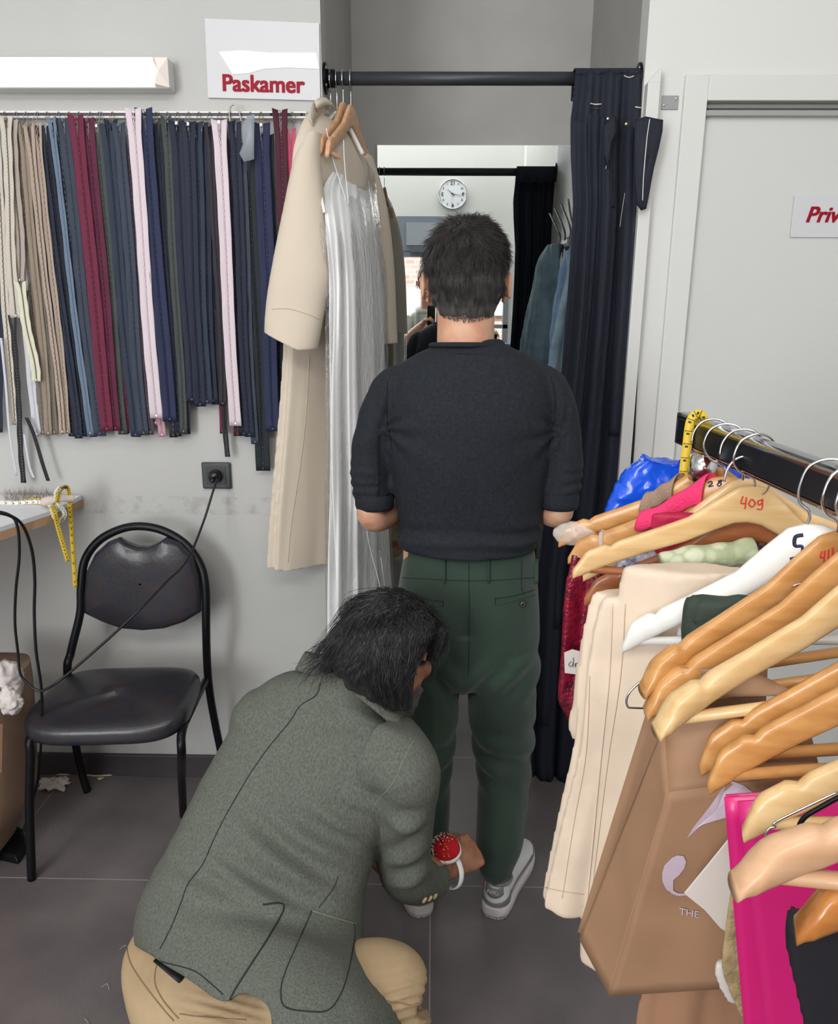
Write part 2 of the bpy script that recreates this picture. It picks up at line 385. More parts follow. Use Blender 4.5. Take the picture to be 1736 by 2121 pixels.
struct('ground', MB().b2(-8, 8, -7.0, -2.5, -.1, -.02), mat('pavement', (170, 165, 158), .9))
# baseboard of dark tile
struct('baseboard_left', MB().b2(-2.6, XL-.0, YW-.012, YW, 0, .078), mat('baseboard_tile', (62, 58, 60), .4), bevel=.002)

# door with frame
d = empty('door_1', (DX0, YW, 0), 'pale grey door in a flat white frame, a sign on it', 'door'); d['kind'] = 'structure'
ft = .06
fr = MB().b2(DX0-ft, DX0, YW-.014, YW+.06, 0, DZ+ft).b2(DX0, DX1, YW-.014, YW+.06, DZ, DZ+ft).b2(DX1, DX1+ft, YW-.014, YW+.06, 0, DZ+ft)
fr.build('door_frame', m_white, d, smooth=False, bevel=.002)
MB().b2(DX0, DX1, YW+.012, YW+.05, 0, DZ-.004).build('door_leaf', m_door, d, smooth=False)
MB().b2(DX0, DX1, YW-.002, YW+.011, DZ-.016, DZ-.008).build('door_seal', mat('seal_grey', (120, 120, 120), .5), d, smooth=False)
MB().b2(DX0, DX1, YW-.004, YW+.011, DZ-.034, DZ-.020).build('rain_strip', mat('strip_grey', (165, 166, 165), .3, metal=.3), d, smooth=False, bevel=.002)
pz = at(1440, 930, YW)
hp = MB().b2(pz.x-.028, pz.x+.012, YW+.004, YW+.012, pz.z-.12, pz.z+.075).build('handle_plate', m_steel, d, smooth=False, bevel=.002)
hd = MB(); c = Vector((pz.x-.008, YW+.004, pz.z+.018))
hd.cyl(c, c+Vector((0, -.012, 0)), .012).tube(spline([c+Vector((0, -.01, 0)), c+Vector((.004, -.045, 0)), c+Vector((.03, -.055, -.002)), c+Vector((.11, -.055, -.004))], 14), .0085, 12)
hd.build('handle', mat('satin_nickel', (190, 188, 182), .25, metal=1), d)
# white board standing at the alcove's right edge
a0, a1 = at(1365, 135, 2.15), at(1308, 970, 2.15)
tr = MB(); zt = at(1368, 133, 2.12).z
tr.b2(XR+.002, XR+.034, YW-.035, YW, 0.0, zt-.03).prism([Vector((XR+.002, YW-.035, zt-.031)), Vector((XR+.034, YW-.035, zt-.031)), Vector((XR+.034, YW-.035, zt)), Vector((XR+.028, YW-.035, zt))], (0, .035, 0))
struct('trim_1', tr, m_white, bevel=.0015)
b0 = at(1388, 213, YW)
br = empty('bracket', (b0.x, YW, b0.z), 'small grey metal bracket screwed to the white wall beside the door frame', 'bracket')
MB().b2(b0.x-.022, b0.x+.021, YW-.003, YW, b0.z-.0165, b0.z+.0165).build('plate', mat('zinc', (150, 152, 152), .4, metal=.5), br, smooth=False, bevel=.001)
for dx, dz in ((.013, .009), (-.016, -.006)):
    MB().sphere((b0.x+dx, YW-.004, b0.z+dz), (.0035, .002, .0035), 10, 6).build('screw', m_chrome, br)

# ---------------------------------------------------------------- mirror
mz1 = 2.062
mi = empty('mirror', (.12, MIRROR_Y, 0), 'tall frameless wall mirror at the back of the fitting alcove', 'mirror')
MB().b2(-.208, XR-.004, MIRROR_Y, MIRROR_Y+.006, .015, mz1).build('glass', mat('mirror_silver', (228, 232, 230), .0, metal=1), mi, smooth=False)
MB().b2(-.208, XR-.004, MIRROR_Y+.0062, 2.9695, .012, mz1+.002).build('backing', m_white, mi, smooth=False)

# ---------------------------------------------------------------- rod
RY = 2.24
p0, p1 = at(690, 157, RY), at(1360, 169, RY)
rz = (p0.z+p1.z)/2
rod = empty('clothes_rod', ((XL+XR)/2, RY, rz), 'black iron pipe curtain rod across the alcove with round end flanges', 'rod')
pip = MB().tube([(XL+.02, RY, rz), (XR-.02, RY, rz)], .0165, 24).build('pipe', mat('pipe_grey', (58, 60, 65), .4, metal=.3, bump=.2, bscale=400), rod)
for s, x in ((1, XL), (-1, XR)):
    fl = MB().tube([(x+s*.0005, RY, rz), (x+s*.006, RY, rz)], .038, 28).tube([(x+s*.005, RY, rz), (x+s*.028, RY, rz)], .022, 24)
    fo = fl.build('flange', m_black, rod)
    for k in range(4):
        a = PI/4+k*PI/2
        MB().sphere((x+s*.007, RY+.029*math.cos(a), rz+.029*math.sin(a)), (.003, .005, .005), 8, 6).build('screw', m_steel, fo)

# ---------------------------------------------------------------- wall lamp
l0, l1 = at(0, 123, YW), at(360, 130, YW); lz0 = at(300, 194, YW).z; lz1 = at(300, 130, YW).z
lm = empty('wall_lamp', (-1.1, YW, (lz0+lz1)/2), 'long lit white fluorescent wall lamp above the zipper rail', 'lamp')
xe = l1.x
MB().b2(-1.95, xe, YW-.05, YW, lz0, lz1).build('housing', m_white, lm, smooth=False, bevel=.004)
MB().b2(-1.92, xe-.034, YW-.062, YW-.0505, lz0+.006, lz1-.004).build('diffuser', mat('lamp_glow', (255, 255, 255), .5, emis=1.8), lm, smooth=False, bevel=.004)
ec = MB(); hz = (lz0+lz1)/2
ec.add([(xe-.034, YW-.0505, lz0+.002), (xe-.034, YW-.0505, lz1-.002), (xe, YW-.0505, lz1-.002), (xe, YW-.0505, lz0+.002), (xe-.02, YW-.066, hz), (xe-.034, YW-.062, lz0+.008), (xe-.034, YW-.062, lz1-.008)],
       [(5, 6, 4), (1, 2, 4, 6), (2, 3, 4), (3, 0, 5, 4), (0, 1, 6, 5), (0, 3, 2, 1)])
ec.build('end_cap', mat('cap_cream', (236, 228, 220), .4), lm, smooth=False)

# ---------------------------------------------------------------- signs
m_red = mat('sign_red', (150, 10, 38), .5, spec=.2)
def sign(name, label, corners, Y, body, size, tloc, shear=0, bold=.0):
    s = empty(name, tuple(at(*corners[3], Y)), label, 'sign')
    P = [at(x, y, Y) for x, y in corners]
    MB().prism(P, (0, .004, 0)).build('panel', mat('acrylic_white', (205, 205, 208), .28, spec=.3), s, smooth=False)
    c = at(*tloc, Y-.001)
    ax = (P[2]-P[3]).normalized(); up = Z_
    text('lettering', body, (c.x, Y-.0012, c.z), ax, up-ax*up.dot(ax), size, m_red, s, italic=shear, bold=bold)
    return s
s = sign('fitting_room_sign', 'white glossy panel on the wall reading Paskamer in red', [(424, 38), (661, 48), (663, 208), (431, 202)], YW-.006, 'Paskamer', .0555, (545, 190), bold=.0016)
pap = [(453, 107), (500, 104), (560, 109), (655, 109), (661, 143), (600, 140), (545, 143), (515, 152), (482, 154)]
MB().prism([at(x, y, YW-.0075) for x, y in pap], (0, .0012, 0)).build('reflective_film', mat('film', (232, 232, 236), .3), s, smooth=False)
sign('private_sign', 'white glossy sign on the grey door reading Priv in red italic letters', [(1646, 405), (1880, 402), (1876, 492), (1637, 491)], YW+.007, 'Privé', .056, (1712, 460), shear=.25, bold=.0014)

# ---------------------------------------------------------------- socket
sc = at(450, 984, YW)
so = empty('wall_socket', tuple(sc), 'square dark grey wall socket with a plug in it', 'socket')
m_sock = mat('socket_grey', (62, 64, 66), .35)
MB().b2(sc.x-.043, sc.x+.043, YW-.012, YW, sc.z-.04, sc.z+.04).build('frame', m_sock, so, smooth=False, bevel=.005)
MB().b2(sc.x-.029, sc.x+.029, YW-.0135, YW-.0121, sc.z-.024, sc.z+.026).build('insert', mat('socket_insert', (48, 50, 52), .4), so, smooth=False, bevel=.001)
pc = Vector((sc.x-.001, 0, sc.z+.001))
co = empty('power_cord', (sc.x, YW-.03, sc.z), 'black cord running from the wall socket down over the chair to the table', 'cord')
MB().tube([(pc.x, YW-.0136, pc.z), (pc.x, YW-.03, pc.z), (pc.x, YW-.04, pc.z)], [.019, .019, .012], 20).tube([(pc.x, YW-.0405, pc.z), (pc.x-.0, YW-.052, pc.z-.012)], .0055, 10).build('plug', mat('plug_black', (22, 22, 24), .25), co)
cp = [(450, 992, 2.13), (440, 1022, 2.1), (420, 1085, 2.05), (388, 1160, 1.95), (345, 1205, 1.85), (290, 1262, 1.76), (250, 1300, 1.73), (200, 1345, 1.7), (150, 1388, 1.66), (120, 1412, 1.64), (95, 1428, 1.64), (78, 1430, 1.64), (60, 1418, 1.64), (42, 1395, 1.64), (37, 1350, 1.64), (31, 1290, 1.62), (33, 1220, 1.6), (40, 1150, 1.58), (36, 1090, 1.56), (18, 1066, 1.55), (-30, 1056, 1.5)]
m_cord = mat('cord_black', (24, 24, 27), .4)
MB().tube(spline([at(x, y, Y) for x, y, Y in cp], 150), .0033, 8).build('cable', m_cord, co)
cp2 = [(-30, 1058, 1.48), (20, 1068, 1.52), (48, 1090, 1.56), (66, 1140, 1.6), (72, 1200, 1.62), (71, 1270, 1.63), (75, 1350, 1.64), (86, 1430, 1.68), (86, 1500, 1.78), (84, 1560, 1.9), (80, 1610, 1.96), (70, 1650, 1.93), (55, 1700, 1.88), (35, 1760, 1.83), (20, 1785, 1.8)]
c2 = MB().tube(spline([at(x, y, Y) for x, y, Y in cp2], 110), .0035, 8).build('cord', m_cord)
tag(c2, 'black cord hanging in a loop from the table edge down to the foot pedal', 'cord')
# ================================================================ PEOPLE
m_skin = mat('skin', (205, 160, 132), .5, sss=.15, vary=.08, vscale=25, col2=(190, 138, 112), bump=.12, bscale=400)
m_skin2 = mat('skin_tanned', (176, 126, 98), .5, sss=.12, vary=.1, vscale=30, col2=(150, 98, 74), bump=.2, bscale=350)
m_eye = mat('eye_white', (225, 222, 215), .2)
m_iris = mat('iris', (50, 35, 25), .2)

def frame_from(f, up=Z_):
    f = Vector(f).normalized(); r = f.cross(Vector(up)).normalized(); u = r.cross(f); return r, f, u
def head_shapes(c, ax, k=1.0):
    """cranium, face, jaw, nose, brow, lips, chin and two ears; ax = (right, forward, up)"""
    r, f, u = ax; c = Vector(c); P = lambda x, y, z: c + r*(x*k) + f*(y*k) + u*(z*k)
    S = lambda p, q, n=20, m=14, a=None: MB().sphere(P(*p), tuple(x*k for x in q), n, m, a or (r, f, u))
    L = [S((0, -.008, .035), (.074, .093, .083), 28, 20), S((0, .03, -.02), (.062, .062, .085), 24, 18), S((0, .045, -.07), (.043, .045, .04)),
         S((0, .078, -.092), (.02, .018, .016)), S((0, .089, .028), (.04, .014, .012)),
         S((0, .092, -.052), (.024, .011, .006)), S((0, .091, -.062), (.021, .011, .007))]
    L.append(MB().tube([P(0, .088, .022), P(0, .100, .002), P(0, .112, -.02), P(0, .1, -.03)], [.008*k, .009*k, .013*k, .009*k], 10))
    for s in (-1, 1):
        L.append(S((s*.014, .095, -.024), (.008, .01, .008), 10, 8))
        L.append(S((s*.042, .06, -.015), (.022, .025, .022), 12, 10))
        e = (r*.93+f*(-.36)*s).normalized(); e2 = u.cross(e).normalized()*1
        # ear: C-shaped rim round a bowl, lobe below
        ring = []
        for q in range(15):
            a = math.radians(-70+q*20) if False else -1.25+q*.33
            ring.append(P(s*(.083), -.006, -.004) + e*(s*.009*k) + (f*(-.014*math.cos(a)*k)) + u*(.027*math.sin(a)*k))
        L.append(MB().tube(ring, .0048*k, 8))
        L.append(MB().sphere(P(s*.080, -.004, -.003), (.0045*k, .014*k, .024*k), 12, 10, (e, f, u)))
        L.append(MB().sphere(P(s*.081, .002, -.031), (.006*k, .008*k, .009*k), 10, 8, (e, f, u)))
        L.append(MB().sphere(P(s*.074, .003, -.004), (.012*k, .01*k, .018*k), 10, 8, (e, f, u)))
    return L, P
def eyes(P, ax, par, k=1):
    r, f, u = ax
    for s in (-1, 1):
        e = MB().sphere(P(s*.03, .079, .008), .0115*k, 14, 10).build('eye', m_eye, par)
        MB().sphere(P(s*.03, .0885, .008), (.005*k, .0028*k, .005*k), 12, 8, (r, f, u)).build('iris', m_iris, e)
def limb(pts, rad, n=20, nrow=None, flat=None):
    nrow = nrow or len(pts)*6
    P = [Vector(p) for p in pts]
    return MB().tube([crom(P, i/(nrow-1)) for i in range(nrow)], [crom([float(x) for x in rad], i/(nrow-1)) for i in range(nrow)], n, True, flat)
def hand_shapes(w, d, nrm, side=1, curl=.9, k=1.0, spread=.012):
    """palm from wrist w along d, back of hand facing nrm; four fingers of their own lengths curled towards -nrm, thumb from the side"""
    w = Vector(w); d = Vector(d).normalized(); nrm = Vector(nrm); nrm = (nrm-d*nrm.dot(d)).normalized(); s = d.cross(nrm)*side
    L = [loft([(w-d*.02*k, s*.027*k, nrm*.02*k), (w+d*.02*k, s*.032*k, nrm*.018*k), (w+d*.06*k, s*.041*k, nrm*.016*k), (w+d*.088*k, s*.040*k, nrm*.013*k)], 16, 12)]
    for i, (ln, rr) in enumerate(((.070, .0088), (.078, .0092), (.073, .0088), (.058, .0078))):
        x = (1.5-i)*.0205*k; p = w+d*(.083-.004*abs(i-1.2))*k+s*x; a = .25*curl; p0k = p; pts = [p-d*.015*k, p]
        for j, fr in enumerate((.45, .31, .24)):
            a += curl*(.55 if j == 0 else .85)
            dd = d*math.cos(a)-nrm*math.sin(a)+s*(1.5-i)*spread; p = p+dd*(ln*fr*k); pts.append(p)
        L.append(MB().sphere(p0k+nrm*.0045*k, (.0105*k, .0105*k, .0095*k), 12, 8))
        L.append(MB().sphere(pts[2]+nrm*.002*k, rr*k*1.18, 12, 8))
        L.append(limb(pts, [rr*k*1.08, rr*k*1.12, rr*k*1.02, rr*k*.95, rr*k*.8], 12, 16))
    t0 = w+d*.018*k+s*.028*k
    t = [t0-s*.01*k, t0+d*.02*k+s*.014*k-nrm*.008*k, t0+d*.052*k+s*.016*k-nrm*.022*k, t0+d*.072*k+s*.004*k-nrm*.034*k]
    L.append(limb(t, [.014*k, .0135*k, .011*k, .009*k], 12, 14))
    return L

def strands(name, roots, m, par, rad=.0004, n=3):
    """roots: list of point lists"""
    mb = MB()
    V = []; F = []
    for pts in roots:
        k = len(pts); d = (pts[-1]-pts[0]).normalized(); u = d.orthogonal().normalized(); w = d.cross(u); b = len(V)
        for i, p in enumerate(pts):
            rr = rad*(1-.8*i/(k-1))
            for j in range(3):
                a = 2*PI*j/3; V.append(p+u*(rr*math.cos(a))+w*(rr*math.sin(a)))
        for i in range(k-1):
            for j in range(3):
                j2 = (j+1) % 3; F.append((b+i*3+j, b+i*3+j2, b+i*3+3+j2, b+i*3+3+j))
    return mk(name, V, F, m, par)

# ---------------------------------------------------------------- the standing customer
SY = 1.66
man = empty('person', (.082, SY, 0), 'standing person seen from behind in black sweater and dark green trousers', 'person')
pz_ = lambda x, y, Y=SY: at(x, y, Y)
hc = pz_(966, 560, 1.685); hc.z = 1.548
r_, f_, u_ = frame_from((.0, 1, -.08))
HS, HP = head_shapes(hc, (r_, f_, u_), 1.0)
neck0 = Vector((hc.x, SY-.015, 1.36)); 
shp = HS + [limb([neck0-Z_*.06, neck0, neck0+Vector((0, .005, .08)), hc+Vector((0, -.015, -.03))], [.075, .064, .061, .061], 24)]
shp.append(loft([(Vector((hc.x, SY, 1.385)), X_*.075, Y_*.055), (Vector((hc.x, SY, 1.33)), X_*.12, Y_*.065), (Vector((.08, SY, 1.25)), X_*.15, Y_*.09), (Vector((.08, SY, 1.05)), X_*.145, Y_*.09), (Vector((.08, SY, .9)), X_*.145, Y_*.095), (Vector((.08, SY, .78)), X_*.14, Y_*.09)], 32))
eL, eR = pz_(772, 1070, 1.64), pz_(1155, 1062, 1.64)
sL, sR = pz_(822, 812, 1.65), pz_(1118, 806, 1.65)
wL, wR = Vector((-.02, 1.86, eL.z-.015)), Vector((.19, 1.87, eR.z+.01))
shp += [limb([sL+Vector((.03, 0, -.01)), pz_(786, 890, 1.648), pz_(772, 1000, 1.643), eL, eL*.55+wL*.45, wL], [.032, .029, .027, .033, .033, .025]), limb([sR+Vector((-.03, 0, -.01)), pz_(1154, 890, 1.648), pz_(1160, 1000, 1.643), eR, eR*.55+wR*.45, wR], [.032, .029, .027, .033, .033, .025])]
shp += hand_shapes(wL, (.75, .5, -.1), (.2, .6, .6), -1, .7, .95) + hand_shapes(wR, (-.75, .45, -.1), (.2, .6, .6), 1, .7, .95)
for c0, c1, c2, c3 in (((892, 1400), (895, 1600), (892, 1760), (886, 1830)), ((1038, 1400), (1042, 1600), (1034, 1760), (1022, 1830))):
    q = [pz_(*c, 1.665) for c in (c0, c1, c2, c3)]
    shp.append(limb([q[0]+Z_*.1, q[0], q[1], q[2], Vector((q[3].x, 1.655, .055)), Vector((q[3].x, 1.70, .05))], [.075, .062, .042, .032, .028, .026]))
body = fuse('body', shp, m_skin, man, .0045, 3)
eyes(HP, (r_, f_, u_), man)

# sweater
m_knit = mat('black_knit', (15, 19, 26), .85, bump=.35, bscale=420, vary=.25, vscale=160, col2=(27, 32, 41))
rows = [(703, 916, 1040, 1.652, .052), (713, 908, 1046, 1.652, .06), (722, 888, 1064, 1.652, .07), (738, 856, 1098, 1.652, .085), (762, 825, 1126, 1.654, .098), (800, 806, 1142, 1.656, .112), (850, 800, 1146, 1.656, .124),
        (900, 802, 1142, 1.658, .128), (960, 807, 1134, 1.66, .126), (1020, 815, 1128, 1.662, .118), (1070, 826, 1122, 1.664, .112), (1105, 830, 1114, 1.664, .113), (1120, 826, 1114, 1.664, .118), (1131, 832, 1111, 1.664, .114)]
T = pxloft(rows, SY, .11, 48, 60, 2.3)
cL, cR = pz_(776, 1034, 1.642), pz_(1158, 1033, 1.642)
slL = limb([pz_(842, 800, 1.652), pz_(812, 818, 1.65), pz_(782, 880, 1.648), pz_(768, 950, 1.645), pz_(770, 1010, 1.643), cL], [.048, .051, .046, .0435, .0425, .041], 28, 40)
slR = limb([pz_(1100, 794, 1.652), pz_(1132, 814, 1.65), pz_(1158, 870, 1.648), pz_(1167, 950, 1.645), pz_(1162, 1010, 1.643), cR], [.048, .050, .045, .043, .042, .041], 28, 40)
def knit_disp(co, no):
    d = np.zeros(len(co))
    for i, p in enumerate(co):
        x, y, z = p; v = 0
        a = min(abs(x-sL.x), 9)
        if x < -.115 or x > .285:       # pushed-up sleeves: bunched rings above the elbow
            w = math.exp(-((z-1.12)/.05)**2)
            s = .5+.5*noise.noise(Vector((x*6, y*9, z*5)))
            v += .0042*w*math.sin(z*230+8*noise.noise(Vector((x*9, y*9, z*9+3))))*s
            v += .004*noise.noise(Vector((x*14, y*14, z*20)))
        else:
            w = math.exp(-((z-1.005)/.035)**2)   # folds above the hem
            v += .009*w*math.sin(z*120+6*noise.noise(Vector((x*5, 1, z*6))))*(.6+noise.noise(Vector((x*7, 2, 0))))
            v += .006*noise.noise(Vector((x*6+5*z, y*4, z*4)))
            # soft drag lines from the armpits
            for sx in (-.11, .275):
                dx = x-sx; dz = z-1.25; rr = math.hypot(dx, dz)
                v += .004*math.exp(-(rr/.09)**2)*math.sin(math.atan2(dz, dx)*9)
        d[i] = v
    return d
sweater = fuse('sweater', [T, slL, slR], m_knit, man, .0055, 4, knit_disp)
sb = bvh(sweater)
# collar band, armhole seams, hem, label stitches
nk = [Vector((hc.x+.0715*math.cos(a), 1.648+.062*math.sin(a), pz_(966, 714, 1.60).z-.004+.004*math.sin(a)*-1)) for a in [2*PI*i/40 for i in range(41)]]
MB().tube(nk, .0075, 10, False, flat=.8).build('neck_rib', m_knit, sweater)
m_knit2 = mat('knit_seam', (18, 19, 23), .9)
seam(sb, [(803, 790), (800, 840), (803, 880), (812, 930)], .0013, 'armhole_seam', m_knit2, sweater)
seam(sb, [(1142, 780), (1150, 830), (1146, 880), (1136, 930)], .0013, 'armhole_seam', m_knit2, sweater)
seam(sb, [(943, 733), (990, 734)], .0006, 'label_stitch', m_knit2, sweater, 8)
for c_, rr in ((cL, .0425), (cR, .042)):
    MB().rings([[c_+Vector((rr*k*math.cos(a), rr*k*math.sin(a), z)) for a in [2*PI*i/36 for i in range(36)]] for k, z in ((.8, -.019), (.97, -.020), (1.03, -.012), (1.04, .004), (1.0, .016))], cap=False).build('cuff', m_knit, sweater)

# trousers
m_green = mat('green_twill', (37, 58, 46), .75, sheen=.2, bump=.15, bscale=700, vary=.1, vscale=4)
pel = pxloft([(1112, 838, 1106, 1.664, .098), (1140, 838, 1108, 1.664, .100), (1165, 834, 1111, 1.664, .105), (1210, 826, 1115, 1.663, .114), (1260, 820, 1117, 1.662, .121), (1320, 822, 1116, 1.662, .120), (1380, 826, 1113, 1.664, .108), (1402, 840, 1100, 1.664, .09)], SY, .11, 44, 36, 2.2)
lr = pxloft([(1330, 966, 1114, 1.66, .11), (1400, 964, 1112, 1.662, .102), (1480, 971, 1107, 1.664, .09), (1560, 983, 1101, 1.664, .082), (1620, 989, 1095, 1.662, .078), (1700, 988, 1087, 1.657, .074), (1745, 986, 1081, 1.653, .07), (1780, 990, 1068, 1.651, .06), (1804, 993, 1056, 1.65, .056)], SY, .09, 36, 50, 2.3)
ll = pxloft([(1330, 824, 958, 1.66, .11), (1400, 826, 956, 1.662, .102), (1480, 834, 949, 1.664, .09), (1560, 848, 939, 1.664, .082), (1620, 857, 934, 1.662, .078), (1700, 858, 930, 1.657, .074), (1745, 858, 924, 1.653, .07), (1780, 862, 915, 1.651, .06), (1802, 864, 908, 1.65, .054)], SY, .09, 36, 50, 2.3)
def trous_disp(co, no):
    d = np.zeros(len(co))
    for i, (x, y, z) in enumerate(co):
        v = .003*noise.noise(Vector((x*8, y*8, z*5)))
        lx = x-(.157 if x > .077 else -.003)
        if z < .8:
            v += .0035*math.exp(-((lx-.01)/.008)**2)*(1 if y < SY else 1)*min(1, (.8-z)*4)     # pressed crease
            w = math.exp(-((z-.46)/.09)**2)
            v += .006*w*math.sin(z*75+lx*40*(1 if x > .077 else -1)+3*noise.noise(Vector((x*5, y*5, z*6))))
            w = math.exp(-((z-.075)/.035)**2); v += .005*w*math.sin(z*170+3*noise.noise(Vector((x*9, y*9, z*9))))
            w = math.exp(-((z-.68)/.06)**2); v += .006*w*math.sin(z*60-abs(x-.077)*80+2*noise.noise(Vector((x*6, y*6, z*6))))
        elif z < .9:
            v -= .010*math.exp(-((x-.077)/.012)**2)*min(1, (.9-z)*12)      # seat seam valley
        d[i] = v
    return d
trousers = fuse('trousers', [pel, lr, ll], m_green, man, .0055, 4, trous_disp)
tb = bvh(trousers)
m_gdark = mat('green_seam', (24, 33, 29), .85); m_gl = mat('green_twill_light', (43, 64, 52), .75, bump=.2, bscale=600)
S_ = lambda pts, r=.0009, nm='seam', m=m_gdark, n=30: seam(tb, pts, r, nm, m, trousers, n)
S_([(832, 1196), (900, 1200), (970, 1203), (1040, 1201), (1112, 1196)], .0007, 'waistband_seam')
S_([(971, 1158), (972, 1240), (972, 1330), (970, 1400)], .0008, 'seat_seam')
S_([(1026, 1252), (1060, 1246), (1108, 1232)], .0011, 'pocket_welt', m_gl); S_([(1026, 1240), (1064, 1234), (1106, 1222)], .0009, 'pocket_welt')
S_([(1026, 1238), (1026, 1253)], .001, 'pocket_end', m_gdark, 6)
S_([(842, 1226), (880, 1240), (918, 1246)], .0009, 'pocket_welt'); S_([(842, 1240), (880, 1252), (916, 1257)], .0011, 'pocket_welt', m_gl); S_([(918, 1243), (918, 1257)], .001, 'pocket_end', m_gdark, 6)
S_([(1080, 1162), (1080, 1215), (1084, 1232)], .0007, 'side_dart')
for x in (922, 1012, 1108):
    q = [on(tb, x, yy, .0035) for yy in (1158, 1170, 1185, 1200, 1208)]; q = [k for k in q if k]
    if len(q) > 2:
        mb = MB()
        mb.tube(q, .0052, 8, True, .3); mb.build('belt_loop', m_gl, trousers)
q = on(tb, 1081, 1250, .002)
if q:
    bt = MB().tube([q, q+Vector((0, -.003, 0))], .0066, 20).tube([q+Vector((0, -.003, 0)), q+Vector((0, -.0042, 0))], .0072, 20).build('pocket_button', mat('horn_button', (38, 36, 34), .3), trousers)
    MB().tube([q+Vector((.0045*math.cos(a), -.0046, .0045*math.sin(a))) for a in [2*PI*i/20 for i in range(21)]], .0006, 6, False).build('button_rim', mat('button_rim', (120, 115, 108), .3), bt)

# hair of the customer
m_hair = mat('dark_hair', (72, 68, 66), .45, bump=.5, bscale=260, vary=.3, vscale=120, col2=(40, 38, 37), stretch=(1, 1, .3))
def HPt(x, y, z): return HP(x, y, z)
cap = [MB().sphere(HPt(0, -.012, .043), (.083, .099, .088), 32, 24, (r_, f_, u_)), MB().sphere(HPt(0, -.03, .0), (.078, .074, .085), 28, 20, (r_, f_, u_)), MB().sphere(HPt(0, -.036, -.045), (.062, .052, .055), 24, 18, (r_, f_, u_)),
       MB().sphere(HPt(.01, .02, .075), (.07, .085, .06), 24, 16, (r_, f_, u_))]
def loc3(p): q = Vector(p)-hc; return q.dot(r_), q.dot(f_), q.dot(u_)
def hair_cut(p):
    x, y, z = loc3(p)
    if y > -.002 and z < .03 + max(0, (y-.03))*.6: return True
    if z < -.078+.10*max(0, y+.06): return True
    return False
def hair_disp(co, no):
    d = np.zeros(len(co))
    for i, p in enumerate(co):
        x, y, z = loc3(p); t = math.atan2(x-.0, z-.10)
        d[i] = .0035*noise.noise(Vector((t*9, y*30, z*8)))+.0025*noise.noise(Vector((x*60, y*60, z*22)))*(1 if z > 0 else .3) + (.003 if z > .06 else 0)
    return d
hair = fuse('hair', cap, m_hair, man, .004, 9, hair_disp, hair_cut)
hb = bvh(hair); rnd = random.Random(3); rts = []
whorl = Vector((-.012, -.07, .10))
for v in range(26000):
    th = rnd.uniform(0, 2*PI); ph = math.acos(rnd.uniform(-1, 1)); dirv = r_*(math.sin(ph)*math.cos(th))+f_*(math.sin(ph)*math.sin(th))+u_*math.cos(ph)
    o_ = HP(0, -.02, .01); h = hb.ray_cast(o_+dirv*.3, -dirv)
    if h[0] is None: continue
    x, y, z = loc3(h[0])
    if y > .09: continue
    nrm = h[1] if h[1].dot(dirv) > 0 else -h[1]
    away = (Vector((x, y, z))-whorl); av = r_*away.x+f_*away.y+u_*away.z
    swirl = nrm.cross(av.normalized())*.45
    tdir = (av.normalized()+swirl+Vector((0, 0, -.7))*(1 if z < .03 else .25)); tdir = (tdir-nrm*tdir.dot(nrm)).normalized()
    cl = noise.noise(Vector((x*35, y*35, z*35)))
    ln = (.03 if z > .05 else .012+.16*max(0, z+.04)*.8 if z > -.04 else .010)*(.7+.6*rnd.random())*(1+.3*cl)
    lift = (.22+.5*abs(cl)+.2*rnd.random()) if z > .03 else .2
    side = nrm.cross(tdir)*(cl*.9)
    p = h[0]-nrm*.002; pts = [p]
    for j in range(3):
        d_ = (tdir+side*.5+nrm*(lift*(1-.55*j))).normalized(); p = p+d_*(ln/3); pts.append(p)
    rts.append(pts)
bbv = bvh(body)
for v in range(1500):
    x = rnd.uniform(-.05, .05); z = -.060-.020*rnd.random()**1.8; h = bbv.ray_cast(HP(x, -.25, z), f_)
    if h[0] is None or z < -.068-.012*math.cos(x*32): continue
    p = h[0]; rts.append([p-f_*-.0005, p-f_*.0014-u_*.003+r_*rnd.uniform(-.001, .001), p-f_*.0016-u_*.005])
strands('hair_strands', rts, m_hair, hair, .00042)

